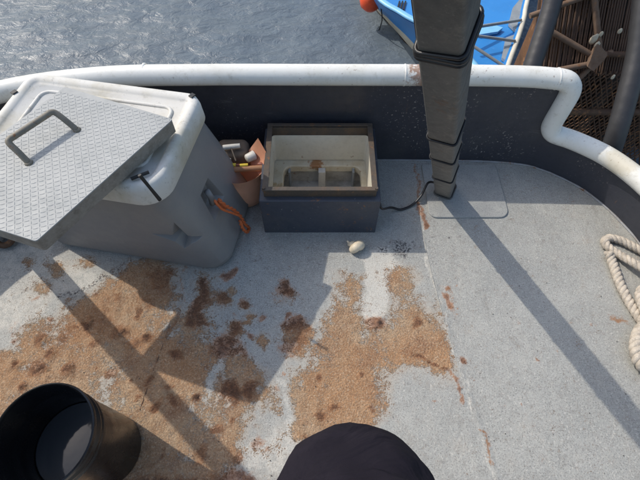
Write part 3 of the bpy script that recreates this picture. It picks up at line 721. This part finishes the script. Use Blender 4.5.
# stiff torn plastic flap rising at the back right
bm = bmesh.new()
P = [at(249, 150, 0.205), at(258, 138, 0.275), at(266, 152, 0.245), at(263, 168, 0.195), at(260, 176, 0.175), at(252, 166, 0.175)]
vs = [bm.verts.new(p) for p in P]; c = bm.verts.new(sum(P, Vector()) / 6 + Vector((.004, .014, -.01)))
for i in range(6): bm.faces.new((vs[i], vs[(i + 1) % 6], c))
r_ = bmesh.ops.solidify(bm, geom=bm.faces[:], thickness=.003); mk('torn_flap', bm, M_orange, tr, smooth=50)
def item(name, label, cat, bm, mat, smooth=60):
    o = recenter(mk(name, bm, mat, smooth=smooth)); o['label'] = label; o['category'] = cat; return o
def stick(p0, p1, r, rs=None, seg=12):
    b = bmesh.new(); tube(b, [p0, p0.lerp(p1, .33), p0.lerp(p1, .66), p1], r, seg, rs=rs); return b
item('wooden_handle', 'worn brown wooden tool handle lying across the orange bowl', 'tool handle', stick(at(224, 170, 0.190), at(263, 168, 0.190), .011, [.0105, .0112, .0112, .012]), M_wood)
kn = empty('yellow_knife', at(228, 164, 0.200), 'yellow handled knife in two tone grip lying behind the wooden handle', 'knife')
mk('grip', stick(at(227, 164.5, 0.200), at(236, 165, 0.200), .007), M_yellow, kn, smooth=60)
mk('grip', stick(at(240, 165.5, 0.200), at(248, 165, 0.200), .0065), M_yellow, kn, smooth=60)
mk('ferrule', stick(at(236, 165, 0.200), at(240, 165.5, 0.200), .0058), M_redbrown, kn, smooth=60)
b = bmesh.new(); p = at(232, 146, 0.205)
loft(b, [[(p.x + x, p.y + y, z) for x, y in rrect(-.063 + i, .063 - i, -.045 + i, .045 - i, .03 - i, 6)] for i, z in ((.006, .10), (0, .11), (0, .188), (.006, .20), (.02, .204))], True, True)
item('brown_pad', 'muddy brown rounded pad leaning at the back of the orange bowl', 'pad', b, M_brownpad)
rl = empty('paint_roller', at(232, 147, 0.215), 'small off-white paint roller lying on the brown pad', 'paint roller')
mk('roller_sleeve', stick(at(223, 147.5, 0.225), at(240, 145.5, 0.225), .0095), M_white, rl, smooth=60)
mk('roller_arm', stick(at(231, 147, 0.225), at(236, 161, 0.210), .0032, seg=8), M_rim, rl, smooth=60)
cu = empty('white_cup', at(248, 158, 0.185), 'grubby white plastic cup lying on its side beside the brown pad', 'cup')
b = bmesh.new(); p0, p1 = at(246, 159, 0.205), at(254.5, 155, 0.205)
tube(b, [p0, p0.lerp(p1, .1), p1], .014, 16, rs=[.012, .016, .019]); mk('cup_wall', b, M_white, cu, smooth=60)
mk('cup_mouth', stick(p1, p1 + (p1 - p0).normalized() * .003, .0165), M_redbrown, cu, smooth=60)
item('brown_cork', 'small reddish brown stopper at the right end of the wooden handle', 'stopper', stick(at(258, 164, 0.195), at(264, 165, 0.195), .009, [.006, .009, .0095, .007]), M_redbrown)
item('white_rag', 'crumpled off-white rag at the left end of the yellow knife', 'rag', stick(at(221, 160, 0.195), at(231, 160, 0.195), .014, [.008, .014, .012, .006]), M_white)
# ------------------------------------------------------------------ gantry: two leaning square legs, cables and ties on the starboard one
LEAN = Vector((-.316, -.585, 1))
gan = empty('gantry', (-.4, 1.17, 0), 'grimy grey steel gantry leg rising from a welded base plate, bound with black cable', 'gantry')
def leg_frame(D, yaw):
    t = D.normalized(); a = Vector((math.cos(yaw), math.sin(yaw), 0)); a = (a - t * a.dot(t)).normalized(); return t, a, t.cross(a)
def prof(hw, r, seg=3): return rrect(-hw, hw, -hw, hw, r, seg)
def leg(B, D, H, w0, w1, yaw, name='leg'):
    t, a, b = leg_frame(D, yaw); bm = bmesh.new(); rings = []
    n = 30
    for k in range(n + 1):
        c = B + D * (H * k / n); hw = w0 + (w1 - w0) * k / n
        rings.append([c + a * x + b * y for x, y in prof(hw, hw * .22)])
    if k: pass
    # level foot
    rings[0] = [p + D * ((B.z - p.z) / D.z) for p in rings[0]]
    loft(bm, rings); return mk(name, bm, M_post, gan, smooth=35)
PB = Vector((.520, 1.180, .008)); YAW = R(-24)
W0, W1, GH = .033, .0255, 2.1
leg(PB, LEAN, GH, W0, W1, YAW)
LB = Vector((-1.335, 1.09, .008)); LEANL = Vector((.325, -.585, 1))
leg(LB, LEANL, GH, W0, W1, R(-28))
ta, tb = PB + LEAN * (GH - .02), LB + LEANL * (GH - .02)
bm = bmesh.new(); tube(bm, [ta + Vector((.1, 0, .06)), tb + Vector((-.1, 0, .06))], .045, 16); mk('crossbeam', bm, M_post, gan, smooth=60)
def baseplate(x0, x1, y0, y1, r):
    bm = bmesh.new(); loft(bm, [[(x, y, .0) for x, y in rrect(x0, x1, y0, y1, r, 6)], [(x, y, .0065) for x, y in rrect(x0, x1, y0, y1, r, 6)], [(x, y, .008) for x, y in rrect(x0 + .0015, x1 - .0015, y0 + .0015, y1 - .0015, r, 6)]])
    return mk('base_plate', bm, M_bplate, gan, smooth=30)
baseplate(.438, .758, 1.040, 1.318, (.02, .01, .03, .04)); baseplate(-1.44, -1.2, 1.0, 1.12, .02)
bm = bmesh.new(); t_, a_, b_ = leg_frame(LEAN, YAW)
ringp = [PB + a_ * x * 1.02 + b_ * y * 1.02 for x, y in prof(W0 + .003, .012)]; ringp = [p + LEAN * ((.010 - p.z)) for p in ringp]
tube(bm, ringp + [ringp[0]], .0035, 8, cap=False); mk('weld_bead', bm, M_post, gan, smooth=180)
# cable ties / windings
def winding(s, tilt=0.0, rad=.0035, turns=1):
    t, a, b = leg_frame(LEAN, YAW); hw = W0 + (W1 - W0) * s / GH + rad * .8
    ring = []
    for k in range(turns):
        for i, (x, y) in enumerate(prof(hw, hw * .26, 4)):
            c = PB + LEAN * (s + k * rad * 2.3)
            ring.append(c + a * x + b * y + t * tilt * x)
    bm = bmesh.new(); tube(bm, ring + [ring[0]], rad, 8, cap=False); return mk('cable_tie', bm, M_cable, gan, smooth=180)
def s_at(ypx):
    best = min(((abs(240 + FPX * ((-(PB.y + LEAN.y * q) * _s + (CH - PB.z - q) * _c) / ((PB.y + LEAN.y * q) * _c + (CH - PB.z - q) * _s)) - ypx), q) for q in [k * .005 for k in range(260)]))
    return best[1]
for yy, tl, rd, tn in ((171, .12, .0026, 1), (150, .12, .0026, 1), (128, .12, .0028, 1), (37, .1, .0036, 2), (30, .25, .0030, 1)): winding(s_at(yy), tl, rd, tn)
# the black cable: from the hatch, sagging over the deck and up the left flank of the leg
t_, a_, b_ = leg_frame(LEAN, YAW)
side = [PB + LEAN * s - a_ * (W0 + .004) - b_ * .0 for s in (.10, .2, .4, .8, 1.3, 2.0)]
pts = [Vector((.219, 1.015, .15)), Vector((.232, 1.0, .12)), at(391, 207.5, .03), at(401, 209.5, .008), at(412, 205, .008), at(421, 196, .03), at(428, 183, .06)] + side
bm = bmesh.new(); tube(bm, catmull(pts, 8), .0048, 10)
o = recenter(mk('black_cable', bm, M_cable, smooth=180)); o['label'] = 'black cable sagging from the hatch corner over the deck to the grey leg'; o['category'] = 'cable'
# ------------------------------------------------------------------ rope at the right
def rope(pts, r, name_bm, pitch=.055, n=7):
    cp = catmull(pts, n)
    # resample evenly
    L = [0]
    for i in range(1, len(cp)): L.append(L[-1] + (cp[i] - cp[i - 1]).length)
    N = int(L[-1] / .0055); ev = []; j = 0
    for k in range(N + 1):
        s = L[-1] * k / N
        while j < len(L) - 2 and L[j + 1] < s: j += 1
        ev.append(cp[j].lerp(cp[j + 1], (s - L[j]) / max(1e-6, L[j + 1] - L[j])))
    a = Vector((0, 0, 1))
    for st in range(3):
        out = []; a = Vector((.1, .2, 1)).normalized()
        for i, p in enumerate(ev):
            t = (ev[min(i + 1, N)] - ev[max(0, i - 1)]).normalized(); a = (a - t * a.dot(t)).normalized(); b = t.cross(a)
            ph = i * .0055 / pitch * 2 * math.pi + st * 2 * math.pi / 3
            out.append(p + (a * math.cos(ph) + b * math.sin(ph)) * r * .52)
        tube(name_bm, out, r * .56, 8)
bm = bmesh.new()
rr1 = .0155
rope([at(x, y, z) for x, y, z in ((690, 290, .04), (668, 281, .05), (645, 270, .045), (632, 262, .04), (618, 254, .02), (608, 247, .018), (605, 241, .018), (610, 238, .018), (622, 241, .019), (636, 248, .02), (655, 258, .02), (680, 270, .02))], rr1, bm)
rope([at(x, y, z) for x, y, z in ((609, 252, .035), (611, 259, .022), (615, 270, .018), (620, 284, .018), (627, 298, .018), (636, 313, .018), (648, 330, .018), (665, 350, .018))], rr1 * 1.05, bm)
rope([at(x, y, z) for x, y, z in ((665, 300, .06), (647, 288, .055), (640, 296, .05), (650, 318, .05), (672, 330, .05))], rr1 * 1.05, bm)
rope([at(x, y, z) for x, y, z in ((660, 318, .03), (643, 328, .045), (637, 340, .045), (637, 354, .04), (643, 366, .03), (662, 378, .02))], rr1 * 1.35, bm)
rope([at(x, y, z) for x, y, z in ((660, 270, .07), (690, 300, .07), (690, 340, .06), (670, 360, .05), (660, 340, .06), (668, 300, .08))], rr1, bm)
o = recenter(mk('mooring_rope', bm, M_rope, smooth=180)); o['label'] = 'cream three-strand mooring rope lying in loose loops on the deck at right'; o['category'] = 'rope'
# ------------------------------------------------------------------ whelk shell
bm = bmesh.new(); c = at(352, 250, .0); ax = Vector((-.8, .6, .15)).normalized(); pts = []; rs = []
for k in range(60):
    f = k / 59; ph = f * 4.4 * math.pi; rad = .001 + .015 * f ** 1.4
    b1 = Vector((0, 0, 1)); b2 = ax.cross(b1).normalized(); b1 = b2.cross(ax)
    pts.append(c + Vector((-.002, .010, .022)) - ax * (-.024 + .050 * f) + (b1 * math.cos(ph) + b2 * math.sin(ph)) * rad); rs.append(.003 + .0175 * f ** 1.3)
tube(bm, pts, .01, 12, rs=rs)
o = recenter(mk('whelk_shell', bm, M_shell, smooth=180)); o['label'] = 'small cream whelk shell on the deck in front of the hatch'; o['category'] = 'shell'
# small bits of grit and shell on deck
bm = bmesh.new()
for k in range(120):
    x, y = random.uniform(60, 640), random.uniform(235, 478); p = at(x, y, .0)
    if p.x > 1.2: continue
    s = random.uniform(.0007, .0019); r = bmesh.ops.create_icosphere(bm, subdivisions=1, radius=s)
    for v in r['verts']: v.co = Vector((v.co.x * random.uniform(.8, 1.5), v.co.y, v.co.z * .6)) + p + Vector((0, 0, s * .5 + .0015))
mk('deck_grit', bm, simple('dark_grit', (.05, .045, .04), .8), kind='stuff')
# ------------------------------------------------------------------ rusty shackle by the port leg
sh = empty('rusty_shackle', at(4, 236), 'rusty brown ring eye on deck under the near end of the tread plate', 'shackle')
bm = bmesh.new(); c = at(4, 238, .03)
tube(bm, [c + Vector((.032 * math.cos(a), .026 * math.sin(a), 0.012 * math.sin(a))) for a in [k * math.pi / 10 for k in range(21)]], .012, 10, cap=False); mk('ring', bm, M_rust, sh, smooth=180)
bm = bmesh.new(); box(bm, c + Vector((0, .03, -.015)), (.05, .02, .03), bev=.004); mk('lug', bm, M_rust, sh)
# ------------------------------------------------------------------ black bucket
bc = at(50, 436, .34); bx = Vector((-.640, .178, .34)); base_c = Vector((-.640, .190, 0))
bk = empty('black_bucket', base_c, 'black plastic bucket standing on the rusty deck, a little liquid inside', 'bucket')
axis = (Vector((-.652, .176, .355)) - base_c).normalized(); u = axis.cross(Vector((0, 1, 0))).normalized(); v_ = axis.cross(u)
def brings(L, n=64): return [[base_c + axis * h + (u * math.cos(k * 2 * math.pi / n) + v_ * math.sin(k * 2 * math.pi / n)) * r for k in range(n)] for r, h in L]
bm = bmesh.new()
loft(bm, brings([(.094, .004), (.099, .002), (.103, .008), (.114, .285), (.117, .287), (.118, .292), (.1155, .298), (.1155, .305), (.119, .309), (.119, .316), (.116, .320), (.117, .340), (.1215, .342), (.1225, .348), (.1215, .354), (.118, .356), (.1155, .352), (.114, .345), (.1135, .25), (.110, .235), (.100, .02)]), True, True)
mk('bucket_wall', bm, M_bucket, bk, smooth=50)
bm = bmesh.new(); nn = 48; c = base_c + axis * .185
hr = .1075; loft(bm, [[c + Vector((math.cos(k * 2 * math.pi / nn) * hr, math.sin(k * 2 * math.pi / nn) * hr, 0)) for k in range(nn)], [c + Vector((math.cos(k * 2 * math.pi / nn) * hr * .97, math.sin(k * 2 * math.pi / nn) * hr * .97, .0005)) for k in range(nn)]])
mk('bucket_liquid', bm, M_liquid, bk, smooth=180)
# ------------------------------------------------------------------ blue boat: bow towards us
bt_ = empty('blue_boat', (1.35, 5.0, WZ), 'blue hulled boat with pale boot stripe, its bow close behind the white rail', 'boat')
ZG = -.5
PG = catmull([at(x, y, ZG) for x, y in ((318, -190), (345, -80), (372, -12), (402, 13), (432, 29), (458, 48), (480, 72), (494, 100))], 6)
SG = catmull([at(x, y, ZG) for x, y in ((612, -190), (548, -80), (528, -2), (524, 18), (518, 38), (510, 60), (503, 80), (494, 100))], 6)
PW = catmull([at(x, y, WZ) for x, y in ((300, -160), (340, -60), (372, 2), (386, 20), (404, 40), (430, 71), (452, 96), (478, 124))], 6)
SW = [p + Vector((-.05, .05, WZ - ZG)) for p in SG]; SW[-1] = PW[-1].copy()
for k in range(1, 6): SW[-1 - k] = SW[-1 - k].lerp(PW[-1], .5 * (1 - k / 6))
def side_strip(name, A_, B_, f0, f1, mat, out):
    bm = bmesh.new(); rings = []
    for a, b in zip(A_, B_):
        ring = [a.lerp(b, f0 + (f1 - f0) * k / 3) for k in range(4)]
        rings.append(ring + [p - out for p in reversed(ring)])
    loft(bm, rings); return mk(name, bm, mat, bt_, smooth=50)
low_ = Vector((0, 0, -.3))
for A_, B_, o_ in ((PW, PG, Vector((-.03, -.01, 0))), (SW, SG, Vector((.03, -.01, 0)))):
    side_strip('bottom_plating', [p + low_ for p in A_], A_, 0, 1, M_quay, o_)
    side_strip('boot_stripe', A_, B_, -.02, .21, M_boot, o_ * 1.3)
    side_strip('hull_side', A_, B_, .211, 1, M_blue, o_)
bm = bmesh.new(); A_ = [bm.verts.new(p + Vector((0, 0, -.03))) for p in PG]; B_ = [bm.verts.new(p + Vector((0, 0, -.03))) for p in SG[:-1]] + [None]; B_[-1] = A_[-1]
for i in range(len(A_) - 1):
    q = [A_[i], B_[i], B_[i + 1], A_[i + 1]]; bm.faces.new([v for k, v in enumerate(q) if v not in q[:k]])
mk('foredeck', bm, M_blue, bt_)
bm = bmesh.new(); tube(bm, PG, .026, 10, flat=.6); mk('gunwale', bm, M_pblue, bt_, smooth=180)
bm = bmesh.new(); tube(bm, SG, .017, 10); mk('gunwale', bm, M_boot, bt_, smooth=180)
dz = ZG - .028
for pl in (((512, 10), (527, -8), (523, 18), (516, 34), (508, 26)), ((505, 40), (516, 36), (506, 64), (501, 60))):
    bm = bmesh.new(); P = [at(x, y, dz + .004) for x, y in pl]; loft(bm, [P, [p + Vector((0, 0, .02)) for p in P]]); mk('grey_plate', bm, M_greyp, bt_)
bm = bmesh.new(); P = [at(x, y, dz + .004) for x, y in ((478, 27), (496, 28), (502, 30), (497, 34), (478, 37))]; loft(bm, [P, [p + Vector((0, 0, .02)) for p in P]]); mk('pale_patch', bm, M_pblue, bt_)
for a, b in (((470, 28), (521, 20)), ((470, 35), (515, 41)), ((470, 44), (505, 67))):
    mk('stay_rod', stick(at(*a, ZG + .10), at(*b, ZG + .02), .011, seg=8), M_greyp, bt_, smooth=60)
for x in (398.5, 401.5, 404.5):
    bm = bmesh.new(); box(bm, at(x, 5.5, dz + .006), (.012, .12, .008), Matrix.Rotation(R(-14), 3, 'Z')); mk('vent_slot', bm, M_rubber, bt_)
# ------------------------------------------------------------------ fender buoy on the blue boat
fb = empty('orange_buoy', at(372, -1, WZ + .3), 'orange mooring buoy hanging by a thin line at the blue bow', 'buoy')
bm = bmesh.new(); c = at(371, -3, WZ + .28)
tube(bm, [c + Vector((0, 0, z)) for z in (-.13, -.12, -.08, 0, .07, .10, .14)], .1, 16, rs=[.02, .055, .095, .11, .07, .03, .025]); mk('buoy_body', bm, M_buoy, fb, smooth=180)
bm = bmesh.new(); tube(bm, catmull([at(379, -6, WZ + .4), at(381, 8, WZ + .33), at(382, 20, WZ + .2), at(379, 30, WZ + .02)], 6), .006, 6); mk('line', bm, M_cable, fb, smooth=180)
# ------------------------------------------------------------------ rusty dredge frame, hoses to starboard, and a quay wall added for the dark behind
DY = 2.05
dr = empty('rusty_dredge', (1.9, DY, -1.0), 'rusty brown dredge frame of close vertical bars and chain mesh beyond the rail', 'dredge')
INC = .75
def dp(x, y, yy=DY):
    p = onY(x, y, yy); z0 = ZB0
    if p.z <= z0: return p
    d = p - Vector((0, 0, CH)); t = (yy - INC * (z0 - CH)) / (d.y - INC * d.z) if abs(d.y - INC * d.z) > 1e-6 else 1
    return Vector((0, 0, CH)) + d * t
ZB0 = onY(600, 74, DY).z
tl = dp(524, -40)
# bars: vertical-ish, each its own part sharing one mesh
p0, p1 = dp(527, 80), dp(660, 80)
zb = dp(600, 74).z
bmb = bmesh.new(); tube(bmb, [(0, -.008 * INC, -.01), (.002, .35 * INC, .35), (-.002, .7 * INC, .7), (0, 1.15 * INC, 1.15)], .0052, 6)
barm = bpy.data.meshes.new('bar'); bmb.to_mesh(barm); bmb.free(); barm.materials.append(M_rustb)
NB = 72
for k in range(NB):
    o = bpy.data.objects.new('bar', barm); COL.objects.link(o); o.parent = dr
    f = k / (NB - 1); x = p0.x + (p1.x + .25 - p0.x) * f + random.uniform(-.003, .003)
    o.location = Vector((x, DY + random.uniform(-.004, .004), zb)) - dr.location; o.rotation_euler = (0, R(random.uniform(-.7, .7) - 3 * (1 - f)), 0)
dbar = lambda a, b, r, mat=M_rustl, yy=DY - .05, nm='brace': mk(nm, stick(dp(*a, yy), dp(*b, yy), r, seg=10), mat, dr, smooth=60)
dbar((594, -6), (600, 58), .016); dbar((545, 28), (600, 60), .015); dbar((548, 72), (600, 62), .015); dbar((596, 62), (568, 90), .013)
dbar((603, 55), (612, 52), .014); dbar((606, 54), (680, 57), .016, M_rust); dbar((530, 16), (598, -8), .014)
dbar((540, 112), (700, 112), .02, M_rust, DY - .02, 'rail_bar')
bm = bmesh.new(); G_ = [dp(596, 40, DY - .06), dp(606, 52, DY - .06), dp(602, 58, DY - .06), dp(592, 68, DY - .06), dp(586, 64, DY - .06)]
G2 = [p + Vector((0, -.025, 0)) for p in G_]; loft(bm, [G_, G2]); mk('gusset_plate', bm, M_rustl, dr)
# chain mesh below the bars: crossing rods in a diamond weave
bm = bmesh.new()
zt = zb + .02; zlow = zb - .75
for k in range(-30, 46):
    for s in (-1, 1):
        x0 = p0.x + k * .030; pts = []
        for q in range(14):
            f = q / 13; pts.append(Vector((x0 + s * f * .75 * .6, DY - .01 + .006 * math.sin(q * 3.1 + k) * s, zt - f * .75)))
        pts = [p for p in pts if p0.x - .05 < p.x < p1.x + .3]
        if len(pts) > 2: tube(bm, pts, .0042, 5)
mk('chain_mesh', bm, M_rust, dr, smooth=180, kind='stuff')
# pale scraps caught in the frame: shells
for k, (x, y, sz, lb) in enumerate(((594, 39, .020, 'larger pale shell just left of the dredge gusset'), (597, 45, .014, 'pale shell wedged right above the dredge gusset'), (601, 34, .011, 'small pale shell behind the upright brace of the dredge'),
        (620, 31, .011, 'small pale shell between gusset brace and right hand hose'), (633, 32, .013, 'pale shell beside the right hand black hose'), (613, 77, .010, 'tiny pale shell caught in the chain mesh below the gusset'),
        (541, 58, .019, 'pale shell lowest of the cluster right of the left hose'), (544, 47, .018, 'pale shell in the middle of the cluster right of the left hose'), (548, 38, .014, 'pale shell topmost of the cluster right of the left hose'))):
    bm = bmesh.new(); bmesh.ops.create_icosphere(bm, subdivisions=2, radius=sz)
    c = dp(x, y, DY - .075)
    for v in bm.verts: v.co = Vector((v.co.x, v.co.y * .4, v.co.z * (1.5 + .4 * noise.noise(v.co * 60)))) * (1 + .25 * noise.noise(v.co * 90 + Vector((k, 0, 0)))) + c
    o = recenter(mk('pale_shell', bm, M_shell, smooth=180)); o['category'] = 'shell'; o['group'] = 'pale shells caught in the dredge'; o['label'] = lb
# rusty quay piles between boat and dredge
for k, (x, wd) in enumerate(((538, .10), (552, .12))):
    c = dp(x, 40, 2.35)
    p = empty('quay_pile', (c.x, 2.35, -1.3), 'rusty brown quay pile standing ' + ('next to the blue boat' if k == 0 else 'just right of the pile nearest the blue boat'), 'pile', 'quay piles')
    bm = bmesh.new(); box(bm, (c.x, 2.35, -.2), (wd, .14, 2.6), bev=.015); mk('post', bm, M_timber, p)
    for zz in (-.75, -.35, .1):
        bm = bmesh.new(); box(bm, (c.x, 2.275, zz), (wd + .02, .02, .05), bev=.004); mk('strap', bm, M_rust, p)
qy = empty('added_quay_wall', (3.2, 2.6, -1.3), 'dark sheet steel quay wall added as backing for the shade behind the rusty dredge', 'quay wall')
for k in range(14):
    x = 1.42 + k * .22; bm = bmesh.new()
    loft(bm, [[(x, 2.6, z), (x + .05, 2.5, z), (x + .13, 2.5, z), (x + .18, 2.6, z), (x + .219, 2.6, z), (x + .219, 2.66, z), (x, 2.66, z)] for z in (-2.0, .55)]); mk('sheet_pile', bm, M_quay, qy)
bm = bmesh.new(); box(bm, (2.95, 2.75, .60), (3.1, .6, .1), bev=.01); mk('coping', bm, M_quay, qy)
# thick ribbed hoses
def hose(pts, r, label):
    cp = catmull(pts, 14); ev = []
    bm = bmesh.new(); tube(bm, cp, r, 20, rs=[r * (1 + .007 * math.sin(i * 1.6)) for i in range(len(cp))])
    o = recenter(mk('black_hose', bm, M_hose, smooth=180)); o['label'] = label; o['category'] = 'hose'; o['group'] = 'black hoses beyond the rail'; return o
hose([dp(524, 96, 1.72), dp(531, 70, 1.74), dp(541, 40, 1.76), dp(551, 8, 1.78), dp(560, -30, 1.8), dp(575, -90, 1.85)], .043, 'thick black hose slanting down between the blue boat and rusty dredge')
hose([dp(606, 165, 1.58), dp(615, 138, 1.60), dp(626, 100, 1.62), dp(637, 55, 1.66), dp(643, 10, 1.70), dp(648, -40, 1.75), dp(655, -90, 1.8)], .047, 'thick black hose in front of the dredge at the right edge of the picture')
# ------------------------------------------------------------------ the person behind the camera: one knee shows
per = empty('person', (0.05, -.30, 0), 'person in charcoal trousers, only one raised knee showing at the bottom edge', 'person')
def skin(name, verts, edges, rad, mat, parent, root=0, sub=2):
    me = bpy.data.meshes.new(name); me.from_pydata([Vector(v) for v in verts], edges, [])
    o = bpy.data.objects.new(name, me); COL.objects.link(o)
    md = o.modifiers.new('s', 'SKIN'); md.use_smooth_shade = True
    for i, r in enumerate(rad):
        sv = me.skin_vertices[0].data[i]; sv.radius = r if isinstance(r, tuple) else (r, r); sv.use_root = (i == root)
    m2 = o.modifiers.new('u', 'SUBSURF'); m2.levels = sub; m2.render_levels = sub
    bpy.context.view_layer.update(); dg = bpy.context.evaluated_depsgraph_get()
    nm = bpy.data.meshes.new_from_object(o.evaluated_get(dg)); bpy.data.objects.remove(o); bpy.data.meshes.remove(me)
    for v in nm.vertices:
        v.co += v.co.normalized() * 0
    nm.materials.clear()
    return mk(name, nm, mat, parent, smooth=180)
hy = -.44
Vb = [(0, hy, .95), (0, hy, 1.15), (0, hy + .0, 1.38), (0, hy + .01, 1.50), (0, hy + .03, 1.60), (0, hy + .05, 1.72),
      (.10, hy + .01, .93), (.05, -.04, .84), (.05, -.16, .46), (.05, -.05, .40),
      (-.10, hy, .92), (-.12, hy + .05, .50), (-.12, hy, .10), (-.12, hy + .15, .04),
      (.17, hy, 1.42), (.24, hy - .04, 1.16), (.25, hy + .06, .94), (.25, hy + .09, .87),
      (-.17, hy, 1.42), (-.24, hy - .04, 1.16), (-.25, hy + .06, .94), (-.25, hy + .09, .87)]
Eb = [(0, 1), (1, 2), (2, 3), (3, 4), (4, 5), (0, 6), (6, 7), (7, 8), (8, 9), (0, 10), (10, 11), (11, 12), (12, 13), (2, 14), (14, 15), (15, 16), (16, 17), (2, 18), (18, 19), (19, 20), (20, 21)]
Rb = [.13, .12, .13, .055, .075, .085, .085, .058, .042, .035, .085, .058, .042, .035, .055, .042, .028, .030, .055, .042, .028, .030]
for s, b0 in ((1, 17), (-1, 21)):
    h = Vector(Vb[b0])
    for k, (dx, ln) in enumerate(((-.024, .065), (-.008, .078), (.008, .074), (.024, .058))):
        i0 = len(Vb); Vb += [tuple(h + Vector((s * .004, dx, -.035))), tuple(h + Vector((s * .004, dx * 1.1, -.035 - ln * .5))), tuple(h + Vector((-s * .012, dx * 1.1, -.035 - ln)))]
        Eb += [(b0, i0), (i0, i0 + 1), (i0 + 1, i0 + 2)]; Rb += [.009, .0085, .0075]
    i0 = len(Vb); Vb += [tuple(h + Vector((-s * .01, .035, -.01))), tuple(h + Vector((-s * .02, .045, -.045)))]; Eb += [(b0, i0), (i0, i0 + 1)]; Rb += [.010, .009]
bodyp = skin('body', Vb, Eb, Rb, M_skin, per)
# trousers: hips, both legs, loose cloth, in one mesh
bm = bmesh.new()
def cloth_tube(P, Rr, n=10):
    cp = catmull(P, n); rs = [q.x for q in catmull([Vector((q, 0, 0)) for q in Rr], n)]
    tube(bm, cp, .1, 64, rs=rs)
KN = Vector((.044, -.034, .838))
cloth_tube([(.09, hy + .00, .95), (.085, -.34, .945), (.070, -.22, .925), (.055, -.11, .89), KN, (.046, .012, .79), (.048, -.02, .70), (.05, -.09, .58), (.05, -.15, .47)],
           [.13, .150, .166, .160, .133, .114, .098, .09, .085], 12)
cloth_tube([(-.10, hy, .97), (-.11, hy, .80), (-.12, hy + .03, .50), (-.12, hy, .13)], [.13, .12, .095, .09])
cloth_tube([(0, hy, .85), (0, hy, .95), (0, hy, 1.05)], [.13, .17, .15])
tro = mk('trousers', bm, M_cloth, per, smooth=180)
off = Vector(tro.parent.location)
for v in tro.data.vertices:
    n = v.normal.copy(); p = v.co + off
    w1 = noise.noise(Vector((p.x * 8, p.y * 12, p.z * 8))); w2 = noise.noise(Vector((p.x * 6 + p.y * 16, p.y * 8 - p.x * 20, p.z * 9)))
    v.co += n * (w1 * .007 - abs(w2) * .010 + noise.noise(p * 34) * .0016)
Vj = [(0, hy, .93), (0, hy, 1.15), (0, hy, 1.38), (0, hy, 1.47), (.17, hy, 1.42), (.24, hy - .04, 1.16), (.25, hy + .05, .97), (-.17, hy, 1.42), (-.24, hy - .04, 1.16), (-.25, hy + .05, .97)]
skin('jacket', Vj, [(0, 1), (1, 2), (2, 3), (2, 4), (4, 5), (5, 6), (2, 7), (7, 8), (8, 9)], [(.18, .15), (.17, .14), (.18, .13), .07, .08, .06, .045, .08, .06, .045], M_jacket, per, root=1)
bm = bmesh.new(); bmesh.ops.create_uvsphere(bm, u_segments=24, v_segments=16, radius=.1)
for v in bm.verts:
    v.co = Vector((v.co.x * .92, v.co.y * 1.05, v.co.z * 1.1)) + Vector((0, hy + .02, 1.72))
for v in list(bm.verts):
    if v.co.y > hy + .06 and v.co.z < 1.76: bm.verts.remove(v)
mk('hair', bm, M_hair, per, smooth=180)
bm = bmesh.new()
for s in (-1, 1):
    b2 = bmesh.new(); bmesh.ops.create_uvsphere(b2, u_segments=12, v_segments=8, radius=.011)
    for v in b2.verts: v.co += Vector((s * .032, hy + .13, 1.70))
    mk('eye', b2, M_white, per, smooth=180)
bm.free()
b2 = bmesh.new(); tube(b2, [(0, hy + .135, 1.71), (0, hy + .150, 1.68), (0, hy + .14, 1.665)], .012, 8, rs=[.007, .013, .011]); mk('nose', b2, M_skin, per, smooth=180)
b2 = bmesh.new(); tube(b2, [(-.022, hy + .128, 1.64), (0, hy + .134, 1.638), (.022, hy + .128, 1.64)], .005, 8); mk('mouth', b2, M_redbrown, per, smooth=180)
for fx, fy, fz in ((.05, -.12, .35), (-.12, hy + .05, 0)):
    b2 = bmesh.new()
    loft(b2, [[(fx + x, fy + y, fz + z) for x, y in rrect(-.05 + i, .05 - i, -.14 + i, .14 - j, .045, 5)] for i, j, z in ((0, 0, 0), (0, 0, .03), (.008, .03, .07), (.012, .13, .11), (.012, .14, .15))]); mk('boot', b2, M_boots, per, smooth=50)
# low step under the raised foot
st = empty('step_block', (.05, -.14, 0), 'low wooden step block under the raised foot of the person', 'step')
for k in range(3):
    b2 = bmesh.new(); box(b2, (.05, -.24 + k * .10, .335), (.16, .094, .028), bev=.003); mk('plank', b2, M_wood, st)
for x in (-.01, .13):
    b2 = bmesh.new(); box(b2, (x, -.14, .160), (.02, .26, .32), bev=.003); mk('side', b2, M_wood, st)
